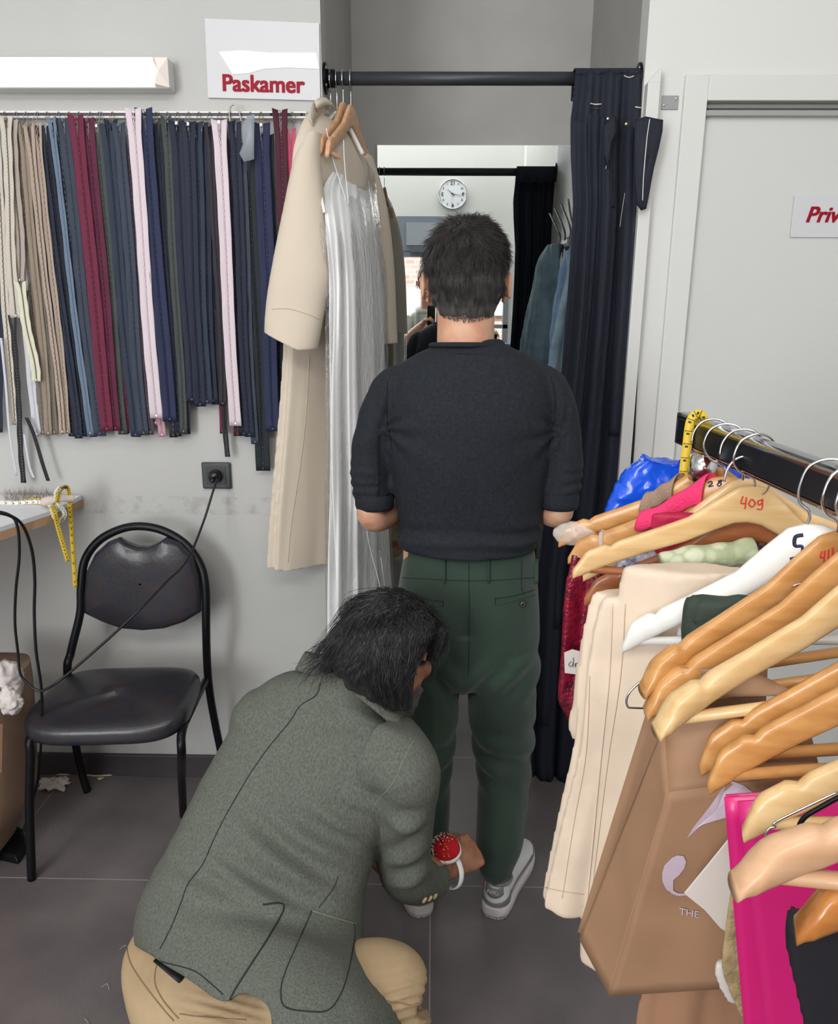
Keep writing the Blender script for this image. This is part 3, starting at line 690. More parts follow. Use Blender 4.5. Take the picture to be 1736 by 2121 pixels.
# shoes
m_sgrey = mat('shoe_grey', (122, 124, 125), .5, bump=.15, bscale=500); m_swhite = mat('shoe_white', (222, 221, 224), .45, bump=.1, bscale=500)
m_sole = mat('sole_white', (205, 200, 200), .5); m_out = mat('outsole_grey', (165, 160, 155), .6)
def shoe(c, ang, side):
    """low sneaker: heel centre bottom c, toe direction ang from +Y (clockwise)"""
    d = Vector((math.sin(ang), math.cos(ang), 0)); s = Vector((math.cos(ang), -math.sin(ang), 0))
    root = empty('shoe', tuple(c), None, None); root.parent = man; root.matrix_parent_inverse = Matrix.Translation(man.location).inverted()
    P = lambda x, y, z: Vector(c)+s*x+d*y+Z_*z
    W = [(-.002, .014), (.006, .026), (.02, .034), (.05, .037), (.1, .036), (.15, .042), (.2, .049), (.24, .047), (.27, .036), (.288, .014)]
    def outline(z, k=1.0, off=0):
        pl = [(y, w*k) for y, w in W]; a = [P(w+.004*math.sin(y*12)*side, y, z) for y, w in pl]; b = [P(-w+.004*math.sin(y*12)*side, y, z) for y, w in reversed(pl)]
        return a+b
    # smooth the outline
    def sm(o_): n = len(o_); o2 = o_+[o_[0]]; return [crom([o_[-1]]+o2+[o_[1]], (1+i/3)/(n+2)) for i in range(3*n)]
    MB().rings([sm(outline(.0)), sm(outline(.007))]).build('outsole', m_out, root)
    MB().rings([sm(outline(.0072, 1.0)), sm(outline(.012, 1.03)), sm(outline(.029, .99)), sm(outline(.030, .93))]).build('midsole', m_sole, root)
    gr = MB()
    o1 = sm(outline(.0005, 1.012)); o2 = sm(outline(.0068, 1.012))
    for i in list(range(0, 10, 2))+list(range(len(o1)-12, len(o1), 2)): MB().tube([o1[i], o2[i]], .0007, 4).build('tread_groove', mat('groove', (70, 66, 62), .8), root)
    up = [(P(0, .038, .029), s*.035, d*.034), (P(0, .04, .05), s*.034, d*.036), (P(0, .045, .075), s*.032, d*.037), (P(0, .048, .092), s*.03, d*.036)]
    vamp = [(P(0, .03, .05), s*.033, Z_*.028), (P(0, .1, .055), s*.036, Z_*.036), (P(.002*side, .16, .048), s*.041, Z_*.031), (P(.004*side, .22, .040), s*.044, Z_*.022), (P(.004*side, .265, .034), s*.033, Z_*.014), (P(.003*side, .28, .031), s*.018, Z_*.008)]
    upper = fuse('upper', [loft(up, 28, 20), loft(vamp, 28, 30)], m_swhite, root, .004, 3, None, lambda p: (Vector(p)-Vector(c)).z < .0285)
    ub = bvh(upper)
    def patch(name, uv, m, off=.0014):
        """panel wrapped over the heel: uv of (angle from back, z)"""
        grid = []
        for row in uv:
            rr = []
            for a, z in row:
                o_ = P(0, .04, z); dv = (-d*math.cos(a)+s*math.sin(a)); h = ub.ray_cast(o_+dv*.12, -dv)
                rr.append((h[0] if h[0] else o_+dv*.035)+dv*off)
            grid.append(rr)
        return MB().grid(grid).build(name, m, root, solid=.0015)
    A = [-1.9+3.8*i/24 for i in range(25)]
    patch('heel_counter', [[(a, .030+(j/5)*(.014+.012*abs(a)**1.5*.5)) for a in A] for j in range(6)], m_sgrey)
    A2 = [-.8+1.6*i/14 for i in range(15)]
    patch('heel_tab', [[(a, .066+.018*(j/4)+(.005*a*a)-(1-j/4)*.007*(1-(a/.8)**2)) for a in A2] for j in range(5)], m_sgrey, .0022)
    # side panels
    for sd in (-1, 1):
        g = []
        for j in range(5):
            g.append([])
            for i in range(14):
                y = .06+.15*i/13; z = .04+.03*(j/4)*(1-.5*i/13)
                dv = s*sd; o_ = P(0, y, z); h = ub.ray_cast(o_+dv*.1, -dv); g[-1].append((h[0] if h[0] else o_+dv*.035)+dv*.0016)
        MB().grid(g[:3]).build('side_stripe', m_sgrey, root, solid=.0015)
        g = []
        for j in range(3):
            g.append([])
            for i in range(12):
                y = .19+.085*i/11; z = .031+.012*j/2
                dv = s*sd; o_ = P(0.002*side, y, z); h = ub.ray_cast(o_+dv*.1, -dv); g[-1].append((h[0] if h[0] else o_+dv*.03)+dv*.0016)
        MB().grid(g).build('toe_guard', m_sgrey, root, solid=.0015)
    col = [P(.033*math.cos(a), .046+.037*math.sin(a), .092+.004*math.sin(a)*-1) for a in [2*PI*i/28 for i in range(29)]]
    MB().tube(col, .005, 8, False).build('collar', m_sgrey, root)
    lp = P(0, .0, .073); lt = -d
    h = ub.ray_cast(P(0, -.1, .076), d)
    if h[0]:
        q = h[0]-d*.0034; text('lettering', 'NIKE', tuple(q-Z_*.006), s, Z_, .0155, mat('tab_letters', (196, 197, 198), .4), root, .0005, .15, .0004)
    return root
shoe((.163, 1.60, 0), math.radians(22), 1)
shoe((-.012, 1.60, 0), math.radians(-16), -1)
# ---------------------------------------------------------------- the crouching tailor
def dist(px, py, d): return EYE + ray(px, py).normalized()*d
tl = empty('person', (-.3, 1.2, 0), 'crouching person in green blazer and beige trousers pinning the trouser hem', 'person')
th = dist(806, 1352, 1.56)
tf = Vector((.62, .62, -.55)); tup = Vector((.05, .45, 1))
ax2 = frame_from(tf, tup)
hs, TP = head_shapes(th, ax2, .98)
tnk = dist(712, 1440, 1.60)
RS, LS = dist(832, 1590, 1.54), dist(545, 1510, 1.69)
RE, RW = dist(842, 1806, 1.80), dist(918, 1800, 1.955)
HD = dist(975, 1775, 2.02)
LE, LW = dist(640, 1770, 1.86), dist(755, 1775, 1.99)
hipc = dist(490, 1990, 1.84)
rk, lk = dist(828, 2046, 1.645), Vector((-.22, 1.5, .09))
bp = hs + [limb([tnk-(th-tnk)*.3, tnk, tnk*.4+th*.6, th], [.075, .066, .060, .055], 20)]
spn = [dist(690, 1500, 1.70), dist(570, 1700, 1.77), dist(510, 1880, 1.82), hipc]
bp.append(limb([tnk]+spn, [.055, .075, .09, .10, .10], 24))
bp += [limb([spn[0], RS+FW*.02], [.05, .04]), limb([spn[0], LS+FW*.02], [.05, .04]), limb([RS, RS*.5+RE*.5, RE, RE*.5+RW*.5, RW], [.045, .042, .037, .034, .026]), limb([LS, LE, LW], [.045, .037, .026])]
hipR, hipL = dist(600, 2070, 1.80), dist(430, 1990, 1.86)
bp += [limb([hipR, rk], [.075, .052]), limb([hipL, lk], [.075, .052]), limb([hipc, hipR], [.09, .08]), limb([hipc, hipL], [.09, .08])]
ra = Vector((-.16, 1.0, .09)); la = Vector((-.36, 1.32, .07))
bp += [limb([rk, rk*.5+ra*.5, ra], [.046, .042, .034]), limb([lk, la], [.05, .035])]
hd_ = (HD-RW).normalized()
hd_ = (hd_+RT*.15+UP*.25).normalized()
bp += hand_shapes(RW+hd_*.012, hd_, -FW*.9+UP*.45-RT*.15, -1, 1.15, 1.06, .003)
ld_ = (dist(850, 1765, 2.02)-LW).normalized()
bp += hand_shapes(LW+ld_*.005, ld_, Vector((-.1, -.3, 1)), 1, 1.0, .93, .0)
tbody = fuse('body', bp, m_skin2, tl, .0032, 1)
eyes(TP, ax2, tl, 1)

# blazer
m_tweed = mat('green_linen', (78, 81, 74), .85, bump=.5, bscale=300, vary=.2, vscale=330, col2=(99, 102, 92), stretch=(1, 1, .35), detail=6)
def sec(l, r, dl, dr, b, back=.0):
    L_, R_ = dist(l[0], l[1], dl), dist(r[0], r[1], dr); return L_, R_, b, back
SECS = [((672, 1368), (752, 1412), 1.57, 1.54, .05), ((640, 1388), (772, 1452), 1.575, 1.53, .058), ((566, 1402), (815, 1506), 1.61, 1.53, .085), ((505, 1442), (856, 1556), 1.65, 1.53, .105), ((440, 1545), (850, 1660), 1.67, 1.56, .125), ((385, 1650), (790, 1735), 1.68, 1.60, .135),
        ((330, 1755), (757, 1830), 1.70, 1.62, .14), ((275, 1850), (744, 1930), 1.73, 1.62, .155), ((252, 1915), (762, 2000), 1.76, 1.55, .17), ((262, 1985), (770, 2060), 1.78, 1.50, .175), ((300, 2055), (758, 2130), 1.76, 1.48, .175), ((360, 2110), (735, 2190), 1.74, 1.48, .165), ((400, 2160), (715, 2250), 1.74, 1.48, .16)]
js = []; cs = [(dist(*s[0], s[2])+dist(*s[1], s[3]))/2 for s in SECS]
for i, s_ in enumerate(SECS):
    L_, R_ = dist(*s_[0], s_[2]), dist(*s_[1], s_[3]); a = (R_-L_)/2
    sp = (cs[min(i+1, len(cs)-1)]-cs[max(i-1, 0)]).normalized(); b = a.cross(sp).normalized()
    if b.dot(FW) < 0: b = -b
    js.append(((L_+R_)/2+b*s_[4]*.55, a*1.0, b*s_[4]))
jk = loft(js, 48, 70, 2.4)
slv = limb([dist(800, 1560, 1.56), dist(842, 1596, 1.535), dist(842, 1660, 1.60), dist(836, 1730, 1.70), dist(842, 1800, 1.79), dist(870, 1822, 1.865), dist(902, 1818, 1.925)], [.085, .066, .060, .060, .058, .050, .043], 28, 50)
slv2 = limb([dist(580, 1500, 1.66), LS, dist(590, 1640, 1.79), LE, dist(700, 1772, 1.94)], [.08, .07, .06, .055, .042], 24, 40)
tax = (cs[7]-cs[2]).normalized(); tac = (dist(856, 1556, 1.53)-dist(505, 1442, 1.65)).normalized()
def tweed_disp(co, no):
    d = np.zeros(len(co)); fr = [(940, 0), (0, 0)]
    folds = [((560, 1690), (760, 1790), 22, .010), ((480, 1700), (700, 1860), 24, .013), ((420, 1770), (640, 1900), 20, .010), ((640, 1660), (790, 1730), 18, .008), ((600, 1450), (760, 1500), 26, .005), ((330, 1800), (520, 1880), 24, .006),
             ((800, 1690), (880, 1700), 16, .011), ((790, 1780), (890, 1740), 16, .009), ((800, 1830), (895, 1790), 14, .008), ((690, 1440), (850, 1530), 20, .006)]
    for i, p in enumerate(co):
        v = .004*noise.noise(Vector(p)*7)+.0015*noise.noise(Vector(p)*25)
        x, y = proj(p)
        if no[i][0]*FW.x+no[i][1]*FW.y+no[i][2]*FW.z < .2:
            for (x0, y0), (x1, y1), w, h in folds:
                dx, dy = x1-x0, y1-y0; L2 = dx*dx+dy*dy; t = ((x-x0)*dx+(y-y0)*dy)/L2
                if -.3 < t < 1.3:
                    px_, py_ = x0+t*dx, y0+t*dy+14*math.sin(t*3.1); q = (x-px_)*(-dy)+(y-py_)*dx; q /= math.sqrt(L2)
                    e = math.exp(-(q/w)**2)*math.exp(-((t-.5)/.45)**2*1.2); v += h*1.5*e
                    v -= h*1.1*math.exp(-((q+w*1.25)/w)**2)*math.exp(-((t-.5)/.45)**2*1.2)
        d[i] = v
    return d
hem = [(250, 1912), (268, 1955), (300, 1975), (345, 2005), (400, 2040), (440, 2070), (468, 2088), (500, 2050), (560, 2090), (640, 2135), (900, 2140)]
def hem_cut(p):
    x, y = proj(p)
    if y < 1900: return False
    if x > 560: return y > 2200
    for (a, b), (c, e) in zip(hem, hem[1:]):
        if a <= x <= c: return y > b+(e-b)*(x-a)/(c-a)
    return False
blazer = fuse('blazer', [jk, slv, slv2], m_tweed, tl, .0055, 5, tweed_disp, hem_cut)
so_ = blazer.modifiers.new('solid', 'SOLIDIFY'); so_.thickness = .004; so_.offset = -1
jb = bvh(blazer)
m_ts = mat('blazer_seam', (34, 38, 34), .9); m_tl = mat('blazer_edge', (120, 130, 112), .85)
JS = lambda pts, r=.0011, nm='seam', m=m_ts, n=50, off=.0004: seam(jb, pts, r, nm, m, blazer, n, off)
JS([(664, 1414), (655, 1440), (622, 1462), (600, 1495), (555, 1550), (520, 1600), (490, 1650), (462, 1700), (440, 1745), (420, 1790), (390, 1830), (375, 1870), (355, 1920), (332, 1965)], .0011, 'centre_back_seam')
JS([(858, 1532), (838, 1570), (815, 1620), (790, 1650), (775, 1668)], .0009, 'armhole_seam', m_tl)
JS([(545, 1873), (588, 1876), (560, 1935), (525, 1990), (490, 2045), (468, 2086)], .0018, 'side_vent')
JS([(646, 1886), (618, 1950), (592, 2010), (582, 2050), (590, 2085), (640, 2095), (680, 2092), (705, 2060), (722, 2010), (735, 1940), (733, 1912)], .0011, 'patch_pocket_seam')
JS([(646, 1886), (690, 1900), (738, 1914)], .0013, 'pocket_edge', m_tl)
JS([(262, 1962), (330, 1990), (400, 2010), (440, 2040), (462, 2060)], .0009, 'hem_stitch', m_ts)
JS([(700, 1985-170), (690, 1840), (660, 1880)], .0008, 'dart')
# collar turned down round the neck
cpts = [(612, 1388, 1.62), (650, 1400, 1.585), (690, 1412, 1.56), (735, 1440, 1.535), (780, 1475, 1.52), (820, 1510, 1.525)]
g = []
for t in np.linspace(0, 1, 24):
    x, y, dd = crom([Vector(c) for c in cpts], float(t)); base = dist(x, y, dd-.008)
    up_ = dist(x+32*(1-abs(t-.45)), y-42*(1-.5*abs(t-.4)), dd+.012)
    g.append([base, base*.55+up_*.45-FW*.010, up_*.9+base*.1-FW*.004, up_, up_+FW*.02])
MB().grid(g).build('collar', m_tweed, blazer, solid=.004)
mb = [dist(x, y, dd) for x, y, dd in ((668, 1352+20, 1.56), (700, 1392, 1.545), (735, 1412, 1.53), (772, 1440, 1.52), (800, 1470, 1.51))]
MB().tube(spline(mb, 30), .0022, 6).build('collar_edge', m_ts, blazer)
for q in ((878, 1862), (889, 1859), (899, 1855)):
    h = on(jb, q[0], q[1], .003)
    if h: MB().sphere(h, (.0042, .003, .0075), 12, 8, (RT, FW, (UP+RT*.5).normalized())).build('sleeve_button', mat('horn_light', (190, 165, 130), .3), blazer)

# beige chinos
m_chino = mat('beige_chino', (176, 152, 118), .75, bump=.25, bscale=500, vary=.08, vscale=10, col2=(160, 136, 104))
tr_ = [loft([(dist(470, 1880, 1.80), (RT*.13+UP*-.02), FW*.10), (dist(455, 1960, 1.80), RT*.185, FW*.13), (dist(470, 2040, 1.80), RT*.19, FW*.15), (dist(490, 2110, 1.80), RT*.175, FW*.15), (dist(500, 2160, 1.80), RT*.13, FW*.11)], 36, 30, 2.2)]
tr_ += [limb([dist(560, 2090, 1.80), dist(660, 2085, 1.73), dist(760, 2056, 1.66), dist(812, 2048, 1.645), dist(832, 2056, 1.655)], [.11, .10, .09, .08, .062], 30, 40)]
tr_ += [limb([rk+Vector((.0, .0, -.02)), rk*.5+ra*.5, ra], [.072, .066, .05], 24)]
tr_ += [limb([hipL, hipL*.5+lk*.5, lk], [.11, .09, .07], 24), limb([lk, (lk+la)/2, la], [.065, .06, .048], 24)]
def chino_disp(co, no):
    d = np.zeros(len(co))
    for i, p in enumerate(co):
        x, y = proj(p); v = .003*noise.noise(Vector(p)*8)
        w = math.exp(-((x-845)/60)**2)*math.exp(-((y-2070)/45)**2); v += .004*w*math.sin((x*.25+y*.9)*.32)
        w = math.exp(-((x-470)/80)**2)*math.exp(-((y-2090)/30)**2); v += .004*w*math.sin((y-x*.25)*.28)
        d[i] = v
    return d
chino = fuse('trousers', tr_, m_chino, tl, .006, 4, chino_disp)
cb = bvh(chino); m_cs = mat('chino_seam', (140, 118, 88), .8)
seam(cb, [(330, 1985), (322, 2010), (322, 2040), (340, 2075), (370, 2110)], .0012, 'back_seam', m_cs, chino)
seam(cb, [(262, 1925), (266, 1980), (285, 2020), (330, 2080), (360, 2115)], .0012, 'side_seam', m_cs, chino)
seam(cb, [(750, 2068), (800, 2072), (850, 2082), (880, 2070)], .0009, 'inseam', m_cs, chino)
seam(cb, [(372, 2100), (430, 2108), (510, 2112)], .0012, 'pocket_edge', m_cs, chino)
q = [on(cb, x, y, .002) for x, y in ((328, 1984), (345, 1998), (366, 2016), (380, 2028))]; q = [k for k in q if k]
if len(q) > 1: MB().tube(q, .011, 10, True, .3).build('belt', mat('belt_black', (24, 24, 27), .5), tl)
for nm, a_, dr in (('shoe', ra, Vector((.9, -.35, 0))), ('shoe', la, Vector((-.2, -.6, 0)))):
    dr = dr.normalized()
    sh = loft([(a_+dr*-.06-Z_*.05, dr.cross(Z_)*.026, Z_*.022), (a_-Z_*.035, dr.cross(Z_)*.036, Z_*.04), (a_+dr*.1-Z_*.045, dr.cross(Z_)*.044, Z_*.034), (a_+dr*.18-Z_*.055, dr.cross(Z_)*.04, Z_*.022), (a_+dr*.21-Z_*.06, dr.cross(Z_)*.02, Z_*.012)], 24, 20)
    lift = max(0, .002-min(v.z for v in sh.V)); sh.V = [v+Z_*lift for v in sh.V]
    sh.build('shoe', mat('tan_leather', (96, 66, 44), .4), tl)

# tailor's hair: long, grey-streaked, combed back, ends flicking out; beard
m_thair = mat('long_black_hair', (42, 40, 42), .42, bump=.6, bscale=220, vary=.5, vscale=150, col2=(22, 21, 24), stretch=(1, 1, .25))
m_tgrey = mat('grey_hair', (96, 94, 93), .5)
r2, f2, u2 = ax2
hcap = [MB().sphere(TP(0, -.005, .04), (.083, .104, .092), 30, 22, ax2), MB().sphere(TP(0, -.045, -.01), (.078, .07, .088), 26, 20, ax2)]
# back and side falls of hair: lofts hanging from the cap
hcap.append(loft([(dist(850, 1262, 1.52), RT*.025, FW*.05), (dist(812, 1300, 1.5), RT*.085, FW*.07), (dist(775, 1375, 1.49), RT*.085, FW*.055), (dist(798, 1430, 1.50), RT*.055, FW*.04), (dist(828, 1470, 1.51), RT*.026, FW*.02)], 28, 26))
hcap.append(loft([(dist(790, 1270, 1.54), RT*.07, FW*.05), (dist(740, 1330, 1.53), RT*.06, FW*.05), (dist(700, 1370, 1.53), RT*.032, FW*.03), (dist(672, 1392, 1.54), RT*.014, FW*.015)], 24, 24))
hcap.append(loft([(dist(880, 1290, 1.55), RT*.04, FW*.045), (dist(893, 1325, 1.55), RT*.033, FW*.045), (dist(890, 1365, 1.56), RT*.018, FW*.03)], 20, 16))
def tcut(p):
    q = Vector(p)-th; x, y, z = q.dot(r2), q.dot(f2), q.dot(u2)
    return y > .072 and z < .06
def tdisp(co, no):
    d = np.zeros(len(co))
    for i, p in enumerate(co):
        q = Vector(p)-th; a = math.atan2(q.dot(UP)-.05, q.dot(RT)-.02)
        d[i] = .005*noise.noise(Vector((a*8, q.length*10, 2)))+.002*noise.noise(Vector((a*30, q.length*12, 2)))
    return d
thair = fuse('hair', hcap, m_thair, tl, .0045, 3, tdisp, tcut)
tbh = bvh(thair)
whirl = dist(800, 1250, 1.5)
rts = []; grt = []
rnd = random.Random(11)
flows = [((820, 1240), (740, 1262), (670, 1340), (648, 1368)), ((830, 1250), (770, 1290), (740, 1360), (700, 1400)), ((840, 1255), (790, 1320), (775, 1400), (800, 1470)), ((850, 1258), (830, 1330), (815, 1410), (838, 1480)),
         ((860, 1262), (880, 1300), (872, 1350), (840, 1400)), ((870, 1265), (905, 1300), (912, 1335), (895, 1372)), ((810, 1236), (730, 1245), (690, 1300), (650, 1345)), ((845, 1250), (860, 1300), (850, 1370), (812, 1440)), ((820, 1236), (890, 1262), (920, 1300), (918, 1330))]
for k in range(2600):
    fl = flows[rnd.randrange(len(flows))]; fl2 = flows[rnd.randrange(len(flows))]; w = rnd.random()**2*.45
    j = rnd.gauss(0, 9), rnd.gauss(0, 9); t0 = rnd.uniform(0, .55); t1 = min(1.05, t0+rnd.uniform(.25, .6)); pts = []
    ok = True; last = None
    for t in np.linspace(t0, t1, 7):
        A_ = crom([Vector((x, y, 0)) for x, y in fl], float(t)); B_ = crom([Vector((x, y, 0)) for x, y in fl2], float(t)); p2 = A_*(1-w)+B_*w
        wob = 3*math.sin(t*9+k)
        h = on(tbh, p2.x+j[0]+wob, p2.y+j[1], .0015+.004*rnd.random())
        if h is None:
            if last is None: ok = False; break
            h = last+(RT*(p2.x+j[0]-lp_[0])-UP*(p2.y+j[1]-lp_[1]))*(1.55/CF)
        elif last is not None and (h-last).length > .05: break
        last = h; lp_ = (p2.x+j[0], p2.y+j[1]); pts.append(h)
    if ok and len(pts) > 2: (grt if rnd.random() < .07 else rts).append(pts)
strands('hair_strands', rts, m_thair, thair, .0007)
strands('grey_strands', grt, m_tgrey, thair, .0005)
wisp = []
for k in range(130):
    s0 = dist(rnd.uniform(668, 735), rnd.uniform(1325, 1385), 1.515); a = s0+(RT*rnd.uniform(-.05, -.012)-UP*rnd.uniform(.005, .035)); b = a+RT*rnd.uniform(-.035, .015)-UP*rnd.uniform(-.008, .03)+FW*-.005
    wisp.append(spline([s0, (s0+a)/2+UP*.005, a, b], 8))
strands('loose_strands', wisp, m_thair, thair, .0008)
brd = []; bvh_t = bvh(tbody)
for k in range(900):
    a = rnd.uniform(-1.25, 1.25); z = rnd.uniform(-.112, -.05); dv = r2*math.sin(a)+f2*math.cos(a)
    h = bvh_t.ray_cast(TP(0, .02, z)+dv*.15, -dv)
    if h[0] is None: continue
    p = h[0]; d_ = (dv*.5-u2*.9+r2*rnd.uniform(-.3, .3)).normalized(); brd.append([p-dv*.001, p+d_*.006+dv*.002, p+d_*.014])
strands('beard', brd, mat('beard_grey', (105, 100, 98), .6), tl, .0006)

# pincushion bracelet (worn on the wrist, not part of the body)
pcx = dist(925, 1757, 1.90)
pc_ = empty('pincushion', tuple(pcx), 'red wrist pincushion full of coloured pins on white band at tailor wrist', 'pincushion')
tiltu = (UP*.9-FW*.45+RT*-.12).normalized(); tr1 = (RT+UP*.18); tr1 = (tr1-tiltu*tr1.dot(tiltu)).normalized(); tr2 = tiltu.cross(tr1)
MB().tube([pcx-tiltu*.016, pcx-tiltu*.013, pcx-tiltu*.004], [.024, .0335, .0335], 30).build('base', mat('plastic_white', (235, 232, 232), .35), pc_)
cush = MB().sphere(pcx-tiltu*.004, (.031, .031, .032), 28, 18, (tr1, tr2, tiltu))
cush.V = [v if (v-pcx+tiltu*.004).dot(tiltu) > -.002 else v-tiltu*(v-pcx+tiltu*.004).dot(tiltu)*.9 for v in cush.V]
cushion = cush.build('cushion', mat('red_felt', (196, 20, 32), .9, bump=.6, bscale=300), pc_)
pcol = [mat('pin_'+n, c, .25) for n, c in (('white', (235, 235, 235)), ('yellow', (225, 200, 60)), ('navy', (40, 35, 90)), ('orange', (230, 130, 40)), ('black', (20, 20, 24)), ('pearl', (190, 200, 205)))]
for k in range(96):
    a = rnd.uniform(0, 2*PI); e_ = rnd.uniform(.05, 1.45); dv = tr1*(math.cos(a)*math.cos(e_))+tr2*(math.sin(a)*math.cos(e_))+tiltu*math.sin(e_)
    if dv.dot(RT) > .15 and rnd.random() < .8: dv = dv-RT*2*dv.dot(RT)
    p = pcx-tiltu*.004+dv*.0315; q = p+(dv+Vector((rnd.uniform(-.4, .4), rnd.uniform(-.4, .4), .3))).normalized()*.006
    MB().tube([p, q], .00035, 4).sphere(q, .0016, 6, 5).build('pin', pcol[k % 6], cushion)
wc = dist(940, 1800, 1.945)
wd_ = (HD-RW).normalized(); wu = UP-wd_*UP.dot(wd_); wu.normalize(); wv = wd_.cross(wu)
ringp = [wc-wd_*.012+wu*(.040*math.cos(a))+wv*(.036*math.sin(a)) for a in [2*PI*i/32 for i in range(33)]]
MB().tube(ringp, .0068, 8, False, .35).build('band', mat('plastic_white', (235, 232, 232), .35), pc_)
# ================================================================ ZIPPER RAIL
ZY = YW-.030
r0, r1 = at(-300, 226, ZY), at(635, 240, ZY); rzz = (at(100, 231, ZY).z+at(600, 240, ZY).z)/2
rl = empty('zipper_rail', (-.8, YW, rzz), 'white wall rail with a dark slot, zippers hanging from it under the lamp', 'rail')
xe_ = at(635, 240, YW-.02).x
m_rail = mat('rail_white', (222, 218, 214), .4)
MB().b2(-1.6, xe_, YW-.022, YW, rzz-.0085, rzz+.0085).build('rail_body', m_rail, rl, smooth=False, bevel=.001)
MB().b2(-1.6, xe_-.002, YW-.0235, YW-.0221, rzz-.0035, rzz+.0035).build('slot', mat('slot_dark', (48, 46, 58), .4), rl, smooth=False)
for x in (625, 562):
    q = at(x, 239, YW-.022); MB().sphere((q.x, YW-.0245, rzz), (.0032, .002, .0032), 10, 6).build('screw', mat('screw_dark', (25, 25, 28), .4, metal=.5), rl)

m_zinc = mat('pin_steel', (170, 168, 160), .3, metal=1); m_gold = mat('pin_brass', (176, 150, 90), .3, metal=1)
hk = [(8, 1), (32, 0), (52, 0), (76, 0), (96, 1), (120, 0), (142, 1), (162, 0), (186, 0), (204, 0), (209, 0), (232, 1), (262, 0), (300, 0), (322, 0), (346, 0), (367, 0), (390, 0), (411, 0), (434, 0), (454, 0), (474, 0), (518, 0), (540, 1), (584, 0), (605, 0)]
pnames = ('steel', 'brass'); PL = {}
for i, (x, g_) in enumerate(hk):
    c = at(x, 233, YW-.026); c.z = rzz
    lp = []
    L = .028+.006*noise.noise(Vector((i*1.7, 0, 0))); tl_ = .006*noise.noise(Vector((i*3.1, 5, 0)))
    for a in [2*PI*j/24 for j in range(25)]:
        lp.append((c.x+.005*math.cos(a)*(1-.25*math.sin(a))+tl_*(math.sin(a)-1), c.y-.003+.006*math.sin(a), c.z-L/2+.006+(L/2)*math.sin(a)))
    o = MB().tube(lp, .0008, 6, False).build('safety_pin', m_gold if g_ else m_zinc)
    nxt = ['cream', 'cream', 'tan', 'tan', 'navy', 'grey-blue', 'slate', 'crimson', 'dark red', 'grey green', 'grey green', 'navy', 'mauve', 'royal blue', 'charcoal', 'grey green', 'glossy navy', 'glossy navy', 'navy', 'charcoal', 'pale pink', 'navy', 'clear', 'royal blue', 'wine red', 'hot pink'][i]
    _k = [(pnames[g2], x2 > 500, x2 > 240, j) for j, (x2, g2) in enumerate(hk)]
    PL.setdefault((g_, nxt, x > 500, x > 240), []).append(o)
    tag(o, '%s pin hooked over the wall rail above the %s zipper, near its %s' % (pnames[g_], nxt, 'right end' if x > 500 else 'middle' if x > 240 else 'left end'), 'pin', 'pins on the zipper rail')
for L_ in PL.values():
    if len(L_) == 2:
        for o, w_ in zip(L_, ('left', 'right')): o['label'] = o['label'].replace(' pin hooked', ' pin, the %s one of two, hooked' % w_).replace('over the wall rail ', '').replace(' one of two', ' of two')
# big S-hook
q = at(486, 232, YW-.028); q.z = rzz
sh = [(q.x-.012, q.y, q.z-.03), (q.x-.014, q.y, q.z), (q.x-.008, q.y-.003, q.z+.018), (q.x+.004, q.y-.003, q.z+.02), (q.x+.012, q.y-.002, q.z+.006), (q.x+.02, q.y-.006, q.z-.03), (q.x+.034, q.y-.01, q.z-.055)]
tag(MB().tube(spline(sh, 40), .002, 8).build('wire_hook', m_zinc), 'large bent steel wire hook over the zipper rail right of the second pink zipper', 'hook')

